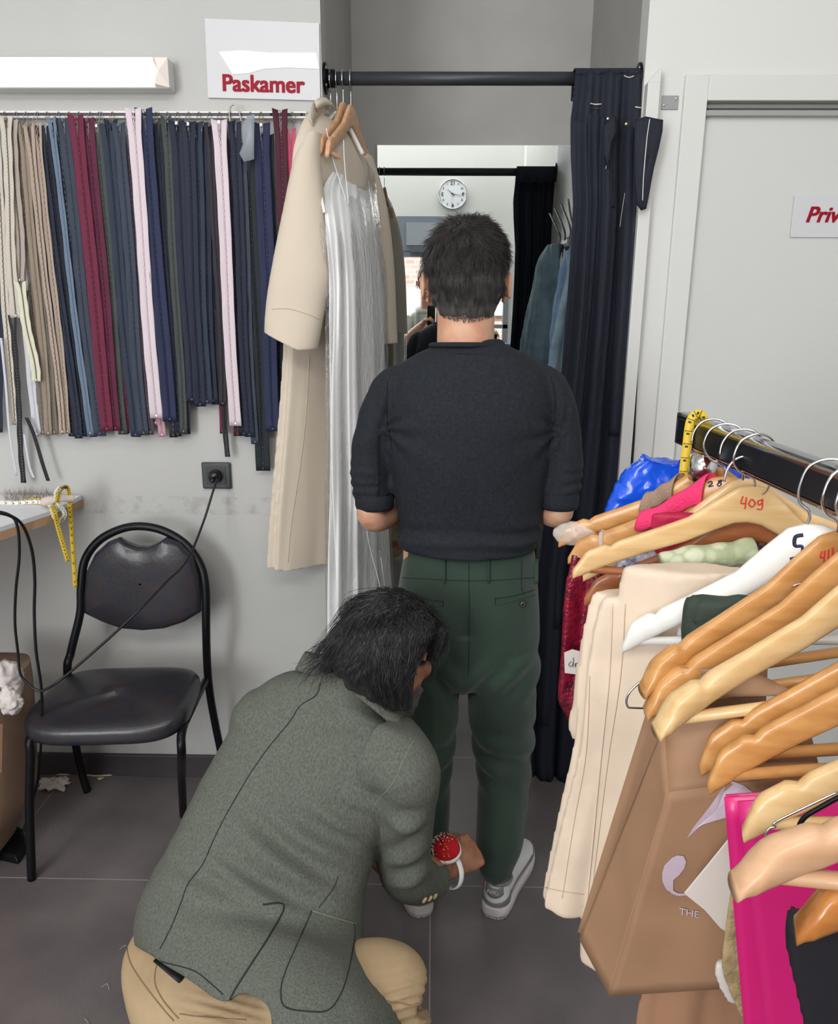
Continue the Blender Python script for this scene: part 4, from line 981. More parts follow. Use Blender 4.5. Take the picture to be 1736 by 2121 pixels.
ZC = {'cream': (208, 198, 184), 'taupe': (178, 164, 152), 'pale yellow': (222, 217, 192), 'white': (206, 206, 216), 'black': (44, 42, 48), 'navy': (37, 46, 72), 'dark navy': (28, 36, 58), 'tan': (152, 134, 116), 'olive tan': (124, 112, 98),
      'beige': (180, 158, 142), 'dusty blue': (104, 124, 150), 'slate': (66, 78, 100), 'denim blue': (48, 62, 88), 'crimson': (136, 32, 70), 'dark red': (116, 28, 66), 'grey green': (80, 88, 84), 'mauve': (92, 80, 92), 'pale pink': (226, 208, 216),
      'rose': (206, 150, 168), 'royal blue': (42, 52, 98), 'charcoal': (54, 50, 60), 'dark teal': (34, 46, 54), 'wine': (98, 26, 54), 'hot pink': (222, 70, 108)}
def zipper(i, cn, xt, yt, xb, yb, w, lay, label, slider=0, metal=False, curl=1.0, stop=True):
    Y = YW-.030-lay*.0045; g3 = sum(ZC[cn])/3; dk = .8 if g3 < 95 else .95; c = tuple(int((k*.85+g3*.15)*dk) for k in ZC[cn])
    a, b = at(xt, yt, Y), at(xb, yb, Y); w_ = w/1570*2.15*1.02
    m = mat('zip_tape_'+cn.replace(' ', '_'), c, .75, bump=.3, bscale=500); mt = mat('zip_teeth_'+('metal' if metal else cn.replace(' ', '_')), (112, 100, 84) if metal else tuple(min(255, int(k*1.12+6)) for k in c), .4, metal=.6 if metal else 0)
    root = empty('zipper', tuple(a), label, 'zipper', 'zippers on the wall rail')
    n = 46; rnd = random.Random(i*13+5); ph = rnd.uniform(0, 6); am = curl*rnd.uniform(.0015, .0035); tw = rnd.uniform(-.18, .18)*curl; cu = rnd.uniform(-.35, .35)
    def centre(t):
        p = a.lerp(b, t); p = p.copy(); p.x += am*math.sin(t*7+ph)*t; return p
    def half(s):       # one tape from the centre chain to the edge
        P = []
        for k in range(n):
            t = k/(n-1); c_ = centre(t); an = tw*math.sin(t*3.5+ph)+cu*.3; row = []
            top = max(0, 1-t*n/3.5)
            for j in range(5):
                u = s*(.0009+(w_/2-.0009)*j/4); e = math.sin(t*38+ph*2+s)*.0009*(j/4)**2*curl
                row.append(c_+Vector((u*math.cos(an)+s*top*.004, -abs(u)*.12+u*math.sin(an)*.7+e, top*.004*abs(u)/(w_/2))))
            P.append(row)
        return P
    for s in (-1, 1): MB().grid(half(s)).build('tape', m, root, solid=.0006)
    te = MB(); rr = []
    for k in range(n):
        t = k/(n-1); rr.append(centre(t)+Vector((0, -.0008, 0)))
    zz = []
    for k in range(110):
        t = k/109; p = centre(t); zz.append(p+Vector((.0011*(1 if k % 2 else -1), -.0013, 0)))
    te.tube(zz, .0009 if not metal else .0012, 4); te.build('teeth', mt, root)
    if slider:
        p = centre(.0)+Vector((0, -.003, -.004)); ms = m_zinc if slider == 2 else mt
        MB().box(p, (.0075, .004, .009)).build('slider', ms, root, bevel=.001)
        MB().tube([p+Vector((0, -.003, -.002)), p+Vector((.001, -.004, -.012)), p+Vector((.001, -.0042, -.02))], [.0012, .0022, .003], 8, True, .4).build('pull_tab', ms, root)
    if stop:
        p = centre(.995); MB().box(p+Vector((0, -.001, .003)), (.006, .003, .006)).build('end_stop', m_zinc if metal else mt, root, bevel=.0006)
    return root
Zs = [ # colour, x top, y top, x bottom, y bottom, width, layer, slider, metal, description
 ('navy', -14, 250, 0, 896, 18, 0, 0, 0, 'at the far left photo edge'),
 ('cream', -10, 245, 28, 880, 16, 2, 0, 1, 'with brown teeth at the far left edge'),
 ('white', 22, 260, 76, 904, 17, 1, 0, 0, 'lavender-tinted, between cream and black zippers'),
 ('navy', 38, 262, 62, 690, 14, 0, 0, 0, 'peeping out behind the cream zippers'),
 ('cream', 12, 244, 31, 658, 21, 4, 1, 1, 'wide and ending halfway down the wall'),
 ('black', 26, 655, 50, 1000, 12, 3, 0, 0, 'narrow and split, hanging below the wide cream zipper'),
 ('taupe', 24, 250, 43, 584, 20, 3, 0, 1, 'short with brown teeth beside the wide cream zipper'),
 ('pale yellow', 42, 585, 75, 790, 19, 5, 0, 1, 'short, orange-ended, below the taupe zipper'),
 ('olive tan', 36, 252, 88, 900, 17, 1, 0, 0, 'leftmost of the tan group'),
 ('tan', 46, 256, 103, 902, 15, 2, 0, 0, 'second of the tan group'),
 ('olive tan', 56, 258, 117, 900, 14, 1, 0, 0, 'third of the tan group'),
 ('beige', 60, 262, 130, 899, 15, 3, 0, 1, 'pinkish, fourth of the tan group'),
 ('beige', 76, 256, 142, 898, 12, 2, 0, 0, 'slim, right edge of the tan group'),
 ('dark navy', 64, 262, 152, 904, 17, 0, 0, 0, 'just right of the tan group'),
 ('navy', 80, 262, 163, 908, 17, 1, 1, 0, 'second right of the tan group'),
 ('dark navy', 92, 262, 172, 904, 15, 0, 0, 0, 'left of the dusty blue one'),
 ('dusty blue', 106, 244, 186, 902, 13, 3, 0, 0, 'wavy pale one beside the slate zipper'),
 ('denim blue', 118, 256, 196, 905, 15, 1, 0, 0, 'between dusty blue and slate'),
 ('slate', 130, 246, 204, 903, 25, 2, 1, 0, 'wide, left of the crimson pair'),
 ('crimson', 157, 240, 224, 893, 26, 4, 1, 0, 'left one of the bright red pair'),
 ('dark red', 180, 246, 242, 892, 24, 3, 1, 0, 'right one of the bright red pair'),
 ('grey green', 200, 258, 256, 900, 20, 2, 2, 0, 'right of the red pair'),
 ('crimson', 226, 300, 268, 898, 8, 1, 0, 0, 'a thin red edge behind green ones'),
 ('denim blue', 222, 258, 279, 905, 22, 2, 0, 0, 'broad, with raised middle of rail'),
 ('dark navy', 230, 250, 286, 902, 20, 1, 1, 0, 'behind the broad denim blue one'),
 ('slate', 246, 256, 298, 901, 21, 3, 1, 0, 'left of the mauve one'),
 ('mauve', 262, 262, 309, 900, 15, 2, 0, 0, 'left of the first long pale pink one'),
 ('rose', 280, 300, 326, 880, 20, 0, 0, 0, 'showing its end below the first pale pink one'),
 ('rose', 292, 300, 340, 905, 15, 0, 0, 0, 'its end hanging lowest below the pink one'),
 ('pale pink', 276, 226, 323, 866, 25, 5, 0, 0, 'first long one, left of royal blue'),
 ('royal blue', 298, 226, 352, 873, 28, 4, 0, 0, 'beside the first pale pink zipper'),
 ('charcoal', 318, 256, 362, 906, 17, 1, 1, 0, 'behind the royal blue zipper'),
 ('dark navy', 326, 258, 372, 904, 15, 2, 0, 0, 'right of the royal blue zipper'),
 ('grey green', 344, 242, 380, 898, 15, 3, 1, 0, 'long wavy one in the rail middle'),
 ('charcoal', 354, 256, 389, 899, 13, 1, 0, 0, 'wavy behind the long grey green one'),
 ('navy', 366, 252, 396, 832, 24, 3, 2, 0, 'glossy with silver pull, short group left'),
 ('dark navy', 378, 262, 404, 838, 20, 2, 0, 0, 'second in the short glossy group'),
 ('navy', 390, 254, 412, 842, 24, 4, 2, 0, 'glossy with silver pull, short group middle'),
 ('denim blue', 406, 254, 426, 836, 22, 3, 0, 0, 'fourth in the short glossy group'),
 ('navy', 418, 256, 440, 834, 20, 2, 2, 0, 'with silver pull right in the short group'),
 ('dark navy', 428, 262, 452, 838, 20, 1, 0, 0, 'rightmost in the short glossy group'),
 ('crimson', 440, 262, 460, 898, 12, 0, 0, 0, 'only its red lower end showing'),
 ('charcoal', 434, 256, 464, 840, 15, 3, 1, 0, 'left of the second pale pink zipper'),
 ('black', 452, 640, 472, 946, 11, 2, 0, 0, 'thin, its end lowest near the wall socket'),
 ('wine', 466, 300, 492, 903, 16, 0, 0, 0, 'behind the second pale pink zipper end'),
 ('pale pink', 454, 250, 487, 882, 24, 5, 1, 0, 'second long one, right of the glossy group'),
 ('dark navy', 474, 252, 502, 903, 20, 2, 0, 0, 'right of the second pale pink one'),
 ('navy', 486, 254, 515, 905, 20, 3, 0, 0, 'under the bent wire hook'),
 ('slate', 500, 290, 526, 920, 17, 2, 1, 0, 'under the wire hook, with silver pull'),
 ('dark teal', 514, 330, 548, 975, 30, 1, 0, 0, 'widest and longest, ending diagonally'),
 ('royal blue', 541, 256, 567, 893, 30, 4, 2, 0, 'right one, next to the coat sleeve'),
 ('dark navy', 555, 280, 584, 890, 18, 1, 0, 0, 'behind the right royal blue one'),
 ('wine', 580, 228, 604, 880, 23, 3, 0, 0, 'dark red, partly behind the cream coat'),
 ('hot pink', 602, 268, 622, 880, 15, 2, 0, 0, 'narrow, rightmost on the rail'),
]
for i, (cn, xt, yt, xb, yb, w, lay, sl, me_, ds) in enumerate(Zs):
    zipper(i, cn, xt, yt, xb, yb, w, lay, '%s zipper on the wall rail, %s' % (cn, ds), sl, bool(me_), 1.7)
# loose thin tapes ending below the cream zippers
for nm, pts, c, lb, wd2 in (('zipper_tape', [(55, 865), (70, 900), (88, 960), (100, 996)], 'black', 'black zipper tape half splayed out to the right under the white zipper', .0055),
                        ('zipper_tape', [(2, 700), (12, 800), (20, 900), (34, 985)], 'white', 'white thin zipper tape dangling lowest at the far left', .0035),
                        ('zipper_tape', [(50, 900), (56, 940), (62, 970), (70, 990)], 'white', 'short white zipper tape end curling beside the black splayed one', .0035)):
    Y = YW-.055; P = spline([at(x, y, Y) for x, y in pts], 16); g = [[p+X_*wd2*s for s in (-1, 0, 1)] for p in P]
    tag(MB().grid(g).build(nm, mat('zip_tape_'+c, ZC[c], .75), solid=.0008), lb, 'zipper')
# torn clear pouch on the hook
P = [(500, 262), (512, 240), (527, 236), (526, 330), (505, 335), (496, 318), (503, 300)]
tag(MB().prism([at(x, y, YW-.075) for x, y in P], (0, .001, 0)).build('plastic_pouch', mat('clear_grey', (170, 178, 186), .15, alpha=.55)), 'small torn clear plastic pouch hanging from the bent wire hook', 'pouch')

# ================================================================ CHAIR
m_vin = mat('black_vinyl', (38, 41, 50), .34, bump=.3, bscale=90, vary=.5, vscale=22, col2=(50, 44, 46), coat=.1)
def chairpt(x, y, Y): return at(x, y, Y)
ch = empty('chair', (-.9, 1.9, 0), 'black metal chair with round back and worn black vinyl seat by the wall', 'chair')
FL, FR_, BL, BR = atz(66, 1822, 0), atz(376, 1660, 0), atz(181, 1640, 0), atz(478, 1590, 0)
FR_ = Vector((-.785, 1.70, 0)); 
# seat frame in its own axes: front edge FLs..FRs, seat height .44
sFL, sFR, sBL, sBR = at(62, 1535, 1.70), at(362, 1512, 1.70), at(160, 1420, 2.02), at(425, 1400, 2.02)
zs = .435
sFL, sFR, sBL, sBR = atz(56, 1520, zs), atz(372, 1512, zs), atz(152, 1412, zs), atz(425, 1402, zs)
ux = (sFR-sFL+sBR-sBL).normalized(); uy = Z_.cross(ux).normalized()
r_tube = .0115
def legs(name, pts, r=r_tube): return MB().tube(spline(pts, 40), r, 14).build(name, m_black, ch)
legs('leg', [FL+Z_*.002, FL.lerp(sFL, .5)+Z_*0, sFL-Z_*.07, sFL-Z_*.025+uy*.01, sFL-Z_*.012+uy*.05])
fr0 = atz(380, 1690, 0)
legs('leg', [fr0+Z_*.002, fr0.lerp(sFR, .5), sFR-Z_*.07, sFR-Z_*.025+uy*.01, sFR-Z_*.012+uy*.05])
for s, e in ((sFL, sBL), (sFR, sBR)): MB().tube([s-Z_*.012+uy*.045, e-Z_*.012], r_tube*.9, 12).build('seat_rail', m_black, ch)
# back frame: one hoop with the rear legs
yb_ = (sBL.y+sBR.y)/2
hoop = [BL+Z_*.002, at(160, 1560, BL.y-.005), at(140, 1400, sBL.y+.0), at(147, 1350, sBL.y+.02), at(166, 1270, sBL.y+.04), at(168, 1215, sBL.y+.05), at(176, 1160, sBL.y+.065), at(205, 1120, sBL.y+.075), at(250, 1096, sBL.y+.08), at(293, 1090, sBL.y+.08),
        at(340, 1100, sBL.y+.08), at(385, 1128, sBL.y+.075), at(415, 1170, sBL.y+.065), at(426, 1220, sBL.y+.05), at(427, 1300, sBL.y+.04), at(429, 1370, sBR.y+.02), at(434, 1430, sBR.y+.02), at(446, 1500, sBR.y+.05), at(462, 1580, sBR.y+.1)]
brz = hoop[-1]; hoop[-1] = Vector((brz.x+.01, brz.y, .002))
MB().tube(spline(hoop, 160), .012, 14).build('back_frame', m_black, ch)
# backrest pad
top = [(178, 1265), (178, 1230), (183, 1180), (200, 1145), (225, 1122), (248, 1113), (262, 1122), (285, 1131), (310, 1131), (330, 1122), (345, 1113), (372, 1124), (400, 1150), (414, 1190), (419, 1230), (419, 1262)]
bot = [(419, 1264), (385, 1285), (345, 1298), (300, 1302), (255, 1298), (215, 1284), (178, 1266)]
ol = [at(x, y, sBL.y+.055) for x, y in top+bot]; cc = sum(ol, Vector())/len(ol); yo = uy
pr = []
for k, (sc_, off) in enumerate(((.93, -.022), (.985, -.017), (1, -.008), (1, .004), (.985, .012), (.93, .016))):
    pr.append([cc+(p-cc)*sc_+Vector((0, off, 0)) for p in ol])
mbp = MB().rings(pr, cap=False); n_ = len(ol)
for ring, off in ((0, -.026), (5, .018)):
    g = [[cc+(p-cc)*(sc_)+Vector((0, off-.007*(1-sc_**2)*(1 if off < 0 else -1), 0)) for p in ol] for sc_ in (.8, .5, .2, .02)]
    mbp.rings([pr[ring]]+g, cap=False)
mbp.build('backrest', m_vin, ch)
# seat pad
f0 = (sFL+sFR)/2-uy*.005-ux*.008; wF = (sFR-sFL).length/2+.024; wB = (sBR-sBL).length/2+.01; dp = ((sBL+sBR)/2-(sFL+sFR)/2).length
dirp = ((sBL+sBR)/2-(sFL+sFR)/2).normalized(); axs = (sFR-sFL).normalized()
def seat_ring(k, z, rd=.0):
    P = []
    for j in range(48):
        a = 2*PI*j/48; e = 4.4; cx = math.copysign(abs(math.cos(a))**(2/e), math.cos(a)); cy = math.copysign(abs(math.sin(a))**(2/e), math.sin(a))
        v = (cy+1)/2; w = wF+(wB-wF)*v
        P.append(f0+dirp*(dp*.5+cy*(dp*.5+.02)*k)+axs*(cx*w*k)+Z_*(z-.016*max(0, 1-v*5)**2))
    return P
st_ = [seat_ring(.90, -.012), seat_ring(.99, -.008), seat_ring(1.0, .006), seat_ring(.995, .022), seat_ring(.96, .034), seat_ring(.87, .0405), seat_ring(.72, .0432), seat_ring(.5, .0446), seat_ring(.25, .0452), seat_ring(.03, .0453)]
MB().rings(st_).build('seat', m_vin, ch)

# ================================================================ TABLE CORNER, TAPES, ROLL
tz = .955
tc = atz(112, 1056, tz); tb_ = empty('table', (tc.x-.4, tc.y-.2, 0), 'white table with pale wood edge at the left photo border', 'table')
TX = tc.x; TYb = YW-.01
pf = atz(0, 1092, tz); dirf = (Vector((pf.x, pf.y, 0))-Vector((tc.x, tc.y, 0))).normalized()
pts = [Vector((tc.x, tc.y, tz-.012)), Vector((tc.x, tc.y, tz-.012))+dirf*1.2, Vector((-2.3, 1.5, tz-.012)), Vector((-2.3, TYb, tz-.012)), Vector((tc.x-.0, TYb, tz-.012))]
MB().prism(pts, (0, 0, .012)).build('table_top', mat('table_white', (224, 225, 228), .35), tb_, smooth=False)
c2_ = sum(pts, Vector())/5
MB().prism([c2_+(p-c2_)*1.003-Z_*.022 for p in pts], (0, 0, .021)).build('wood_edge', mat('table_wood', (196, 158, 124), .5, kind='wave', vary=.1, vscale=8), tb_, smooth=False)
for dx, dy in ((-.75, -.1), (-.6, .08)):
    x_, y_ = tc.x+dx, tc.y+dy; MB().b2(x_-.02, x_+.02, y_-.02, y_+.02, 0, tz-.034).build('leg', m_black, tb_, smooth=False)
m_ty = mat('tape_yellow', (218, 184, 52), .4); m_tw = mat('tape_white', (226, 226, 218), .4); m_mk = mat('tape_marks', (40, 36, 34), .6)
def measure(name, label, pts, w, m, cat='measuring tape', tilt=0, ticks=34, par=None, depth=1.0):
    P = spline(pts, 70); root = empty(name, tuple(P[0]), label, cat); g = []
    for i, p in enumerate(P):
        t = (P[min(i+1, 69)]-P[max(i-1, 0)]).normalized(); v = (EYE-p).normalized(); s = t.cross(v).normalized()
        s = (s*math.cos(tilt)+v*math.sin(tilt)); g.append([p-s*w/2, p, p+s*w/2])
    MB().grid(g).build('tape_band', m, root, solid=.0005)
    mk_ = MB()
    for k in range(ticks):
        i = int((k+.5)/ticks*69); p = P[i]; t = (P[min(i+1, 69)]-P[max(i-1, 0)]).normalized(); v = (EYE-p).normalized(); s = t.cross(v).normalized(); s = (s*math.cos(tilt)+v*math.sin(tilt)); nn = s.cross(t).normalized()
        if nn.dot(v) < 0: nn = -nn
        q = p+nn*.0005
        MB_ = mk_.box(q, (w*.92, .0009, .0004), (s, t, nn)); mk_.box(q+t*.004+s*(w*.05), (w*.32, .0028, .0004), (s, t, nn)).box(q-t*.003-s*w*.36, (w*.15, .0006, .0004), (s, t, nn))
    o = mk_.build('markings', m_mk, root, smooth=False); o['kind'] = 'stuff'
    return root
tY = tc.y
tz_ = lambda x, y, z: atz(x, y, z)
mt1 = [tz_(40, 1040, tz+.006), tz_(85, 1036, tz+.008), tz_(100, 1040, tz+.014), at(112, 1058, tY-.03), at(120, 1090, tY-.03), at(130, 1125, tY-.03), at(141, 1162, tY-.03)]
measure('measuring_tape', 'yellow measuring tape, shorter end hanging from the table corner, black tip', mt1, .013, m_ty)
mt2 = [tz_(118, 1042, tz+.03), at(122, 1020, tY-.0), at(130, 1010, tY+.01), at(140, 1012, tY+.02), at(144, 1045, tY+.02), at(149, 1110, tY+.02), at(156, 1216, tY+.02)]
measure('measuring_tape', 'yellow measuring tape, longer end hanging beside the chair back', mt2, .0115, m_ty)
mt3 = [tz_(-20, 1040, tz+.004), tz_(30, 1042, tz+.006), tz_(80, 1040, tz+.008), at(105, 1048, tY-.005), at(112, 1070, tY-.01), at(125, 1078, tY-.01), at(134, 1064, tY-.01), at(122, 1044, tY), at(116, 1024, tY), at(124, 1010, tY+.005)]
measure('measuring_tape', 'white measuring tape lying on the table and looping round its corner', mt3, .012, m_tw)
rr = [tz_(88, 1040, tz+.02), tz_(110, 1036, tz+.026), tz_(130, 1034, tz+.028), tz_(150, 1032, tz+.026)]
tag(MB().tube(spline(rr, 20), [.010+.003*math.sin(i*.4) for i in range(20)], 14).build('fabric_roll', mat('knit_cream', (206, 192, 184), .95, bump=1.0, bscale=260)), 'small rolled cream knit fabric end lying on the table corner', 'fabric')
fz_ = []
rnd = random.Random(5)
for k in range(260):
    p = tz_(rnd.uniform(10, 112), rnd.uniform(1022, 1040), tz+.006); q = p+Vector((rnd.uniform(-.015, .015), rnd.uniform(-.01, .01), rnd.uniform(.004, .026))); fz_.append([p, (p+q)/2+Vector((rnd.uniform(-.004, .004), 0, .002)), q])
o = strands('fringe', fz_, mat('fringe_beige', (150, 132, 126), .9), None, .0006); tag(o, 'tangle of beige frayed threads lying on the white table', 'threads', kind='stuff')

# carton with cloth, pedal, floor litter
bxp = []
bx = empty('cardboard_box', (-1.36, 1.83, 0), 'brown cardboard box with tape at the left edge below the table', 'box')
m_card = mat('cardboard', (164, 134, 112), .75, vary=.1, vscale=6, bump=.15, bscale=80)
cx_ = pxloft([(1402, -160, 28, 1.80, .15), (1440, -160, 34, 1.80, .15), (1520, -150, 38, 1.80, .15), (1600, -150, 34, 1.80, .15), (1640, -150, 8, 1.80, .14), (1680, -160, -8, 1.80, .12)], 1.8, .15, 28, 26, 3.6)
zmin = min(v.z for v in cx_.V); zmax = max(v.z for v in cx_.V); cx_.V = [Vector((v.x, v.y, .002+(v.z-zmin)*(zmax-.002)/(zmax-zmin))) for v in cx_.V]
cx_.build('carton', m_card, bx)
P = [at(x, y, 1.645) for x, y in ((0, 1500), (6, 1500), (4, 1600), (-4, 1600))]
MB().prism(P, (0, .002, 0)).build('packing_tape', mat('packing_tape', (120, 92, 72), .2), bx, smooth=False)
def crumple(name, c, r, seed, m, label, cat, amp=.5, n=5):
    mb = MB().sphere(c, r, 44, 30); c = Vector(c)
    for i, v in enumerate(mb.V):
        d = (v-c); q = d.normalized(); f = 1+amp*noise.noise(q*2.1+Vector((seed, 0, 0)))+amp*.7*abs(noise.noise(q*5+Vector((seed, 3, 0))))-amp*.3*abs(noise.noise(q*11+Vector((seed, 7, 0))))
        mb.V[i] = c+d*f
    return tag(mb.build(name, m), label, cat)
m_cl = mat('white_cloth', (208, 200, 196), .8, bump=.3, bscale=200)
crumple('cloth', at(8, 1412, 1.79), (.045, .05, .05), 3, m_cl, 'crumpled white cloth bulging over the top of the cardboard box', 'cloth', .32)
crumple('cloth', at(22, 1452, 1.69), (.026, .02, .036), 9, m_cl, 'smaller fold of white cloth hanging down the cardboard box side', 'cloth', .32)
pd = empty('foot_pedal', (-1.2, 1.78, 0), 'black plastic sewing machine foot pedal on the floor beside the chair leg', 'pedal')
a = [atz(x, y, .0) for x, y in ((-60, 1770), (38, 1792), (58, 1765), (50, 1728), (-20, 1700), (-80, 1705))]
MB().rings([[p+Z_*.001 for p in a], [p+Z_*.014 for p in a], [p+Z_*.026+(sum(a, Vector())/6-p)*.12 for p in a]]).build('base', m_black, pd, bevel=.003)
sc1 = crumple('fabric_scrap', atz(112, 1622, .012), (.05, .03, .010), 21, m_cl, 'crumpled white scrap of fabric on the floor under the chair', 'fabric', .8)
for v in sc1.data.vertices: v.co.z = max(v.co.z, .001)
c = atz(208, 1612, .001); tag(MB().prism([c+Vector((-.012, 0, 0)), c+Vector((0, -.01, 0)), c+Vector((.012, .002, 0)), c+Vector((.002, .011, 0))], (0, 0, .0008)).build('paper_tag', mat('tag_yellow', (214, 214, 130), .6)), 'tiny yellow paper tag on the floor by the baseboard', 'tag')
for i, (pp, lb) in enumerate((([(70, 1604), (90, 1600), (130, 1604), (160, 1603), (200, 1607), (240, 1604)], 'pale strip of thread and selvedge lying along the baseboard'), ([(88, 1645), (70, 1662), (50, 1690), (28, 1728)], 'pale thread lying between chair leg and pedal'),
                              ([(210, 2045), (222, 2038), (226, 2050)], 'white thread on the floor at bottom left corner'), ([(175, 2110), (182, 2118), (184, 2135)], 'curled white thread at the bottom photo edge'), ([(248, 1966), (255, 1960), (262, 1958)], 'short white thread beside the crouching person'))):
    if i == 1: continue
    tag(MB().tube(spline([atz(x, y, .002) for x, y in pp], 24), .0006 if i else .003, 5).build('thread', mat('thread_pale', (190, 180, 170), .8)), lb, 'thread')
# ================================================================ HANGERS (one builder for all)
m_w1 = mat('wood_honey', (205, 152, 92), .38, vary=.14, vscale=6, col2=(184, 128, 70), coat=.35, stretch=(1.4, 11, 11))
m_w2 = mat('wood_pale', (222, 188, 138), .4, vary=.1, vscale=6, col2=(205, 166, 112), coat=.3, stretch=(1.4, 11, 11))
m_w3 = mat('wood_red', (160, 98, 58), .4, vary=.15, vscale=6, col2=(138, 78, 44), coat=.3, stretch=(1.4, 11, 11))
m_w4 = mat('wood_pink', (214, 172, 136), .45, vary=.08, vscale=6, col2=(200, 154, 116), coat=.2, stretch=(1.4, 11, 11))
m_w5 = mat('wood_orange', (196, 128, 62), .3, vary=.14, vscale=6, col2=(170, 102, 44), coat=.6, stretch=(1.4, 11, 11))
m_hwhite = mat('hanger_white', (226, 224, 218), .35)
UT = [(0, 0, -.050), (.08, -.003, -.052), (.2, -.022, -.064), (.35, -.048, -.081), (.6, -.073, -.102), (.76, -.088, -.117), (.79, -.095, -.120), (.83, -.093, -.124), (.93, -.104, -.136), (1.0, -.131, -.143)]
def hanger(label, A, ax, up, half=.215, m=None, th=.013, tipth=.013, bend=0, rod=True, hook=True, zs=1.0, group=None, rodm=None, tipw=None, hookx=(1, 0)):
    """A = top of the wood at the neck; ax = unit vector to the left tip; up = in-plane up"""
    m = m or m_w1; A = Vector(A); ax = Vector(ax).normalized(); up = Vector(up).normalized(); nn = ax.cross(up)
    root = empty('clothes_hanger', tuple(A), label, 'hanger', group)
    U = [-1+2*i/96 for i in range(97)]; rings = []
    for u in U:
        a = abs(u); zt, zb = lerprow([tuple(x) for x in UT], a); zt *= zs; zb *= zs
        t = th+(tipth-th)*max(0, (a-.5)/.5)**1.3
        if a > .96: t *= .8
        c = A+ax*(u*half)+up*((zt+zb)/2)+nn*(bend*u*u); h = (zt-zb)/2; rg = []
        for k in range(16):
            q = 2*PI*k/16; cs, sn = math.cos(q), math.sin(q); e = 3.2 if tipth < .018 else 2.4
            rg.append(c+nn*(t/2*math.copysign(abs(cs)**(2/e), cs))+up*(h*math.copysign(abs(sn)**(2/e), sn)))
        rings.append(rg)
    MB().rings(rings).build('hanger_body', m, root)
    if rod:
        zr = -.128*zs; MB().tube([A+ax*(half*.9)+up*zr+nn*bend*.8, A-ax*(half*.9)+up*zr+nn*bend*.8], .0055, 12).build('trouser_bar', rodm or m, root)
    if hook:
        f = hookx[0]
        P = [(0, -.008), (0, .006), (.006*f, .014), (.019*f, .022), (.027*f, .038), (.021*f, .060), (.004*f, .0695), (-.014*f, .066), (-.024*f, .052), (-.026*f, .036)]
        MB().tube(spline([A+ax*x+up*z for x, z in P], 44), .0017, 10).build('hook', m_chrome, root)
    return root

# ---------------------------------------------------------------- on the alcove rod
def rodhook(A, x):      # hook over the round rod; hanger plane along Y
    return
def rhanger(label, ap, lt, rt, m, dx=0, zs=1.15):
    A = at(ap[0], ap[1], RY); L_ = at(lt[0], lt[1], RY-.17); Rr = at(rt[0], rt[1], RY+.17)
    ax = (L_-Rr); ax.z = 0; ax.normalize()
    root = hanger(label, A, ax, Z_, .185, m, .014, .014, 0, True, False, zs, 'empty wooden hangers on the alcove rod')
    top = rz+.0175; P = [(0, A.z-.005), (0, A.z+.03), (.0, rz-.035), (-.006, rz-.028), (.018, rz-.014), (.0205, rz), (.014, top+.0), (0, top+.003), (-.014, top), (-.021, rz), (-.02, rz-.012)]
    MB().tube(spline([Vector((A.x+(ax.x*y if 0 else 0), RY-y, z)) for y, z in P], 44), .0016, 8).build('hook', m_chrome, root)
    return root
rhanger('empty wooden hanger on the alcove rod, the nearer right one of two', (727, 216), (698, 340), (786, 352), m_w4)
rhanger('empty wooden hanger on the alcove rod, just behind and left of the other', (711, 211), (682, 330), (770, 352), m_w4)

# ---------------------------------------------------------------- cream coat
m_cream = mat('cream_wool', (206, 193, 175), .8, sheen=.15, bump=.12, bscale=500)
m_cin = mat('cream_lining', (205, 188, 165), .6)
coat = empty('coat', (-.33, 2.12, .7), 'long cream coat on a hanger at the left end of the alcove rod', 'coat')
YA, YB = 2.03, 2.36
def csec(y, xl, xr, b, ya=YA, yb=YB, dy=0):
    l, r = at(xl, y, ya), at(xr, y+dy, yb); r.z = r.z if dy else l.z*.5+r.z*.5; l.z = r.z if not dy else l.z
    a = (r-l)/2; n_ = Vector((-a.y, a.x, 0)).normalized(); return ((l+r)/2, a, n_*b)
fold = lambda u, t: .10*t*math.sin(2*PI*u*5+1.5)+.05*t*math.sin(2*PI*u*11+t*2)
body_c = loft([csec(252, 645, 700, .03, 2.12, 2.32), csec(285, 628, 735, .04, 2.07, 2.36), csec(340, 612, 758, .045), csec(450, 606, 765, .045), csec(600, 600, 770, .045), csec(735, 590, 772, .045), csec(900, 577, 772, .048), csec(1050, 563, 772, .05), csec(1150, 557, 770, .05), csec(1172, 556, 770, .05)], 72, 60, 2.0, fold)
sl1 = loft([(at(650, 274, 2.08), X_*.020, Y_*.03), (at(636, 330, 2.05), X_*.034, Y_*.04), (at(630, 430, 2.02), X_*.052, Y_*.048), (at(624, 560, 1.995), X_*.074, Y_*.05), (at(614, 640, 1.99), X_*.076, Y_*.05), (at(604, 725, 1.985), X_*.070, Y_*.052)], 48, 40, 2.1, lambda u, t: .03*math.sin(u*2*PI*3+t*5))
sl2 = loft([(at(748, 320, 2.36), X_*.03, Y_*.03), (at(772, 420, 2.42), X_*.04, Y_*.035), (at(788, 560, 2.46), X_*.045, Y_*.04), (at(796, 712, 2.47), X_*.045, Y_*.04)], 32, 30)
def coat_disp(co, no):
    return np.array([.004*noise.noise(Vector((p[0]*9, p[1]*9, p[2]*3)))+.007*noise.noise(Vector((p[0]*14, p[1]*14, p[2]*.9)))*min(1, max(0, (1.4-p[2])*2)) for p in co])
cz0 = at(604, 712, 1.985).z
cut_sl = lambda p: False
cbody = fuse('coat_body', [body_c, sl2], m_cream, coat, .006, 4, coat_disp, None, [(at(610, 1168, 2.1), Vector((-.12, 0, -1)))])
cbody.modifiers.new('solid', 'SOLIDIFY').thickness = .003
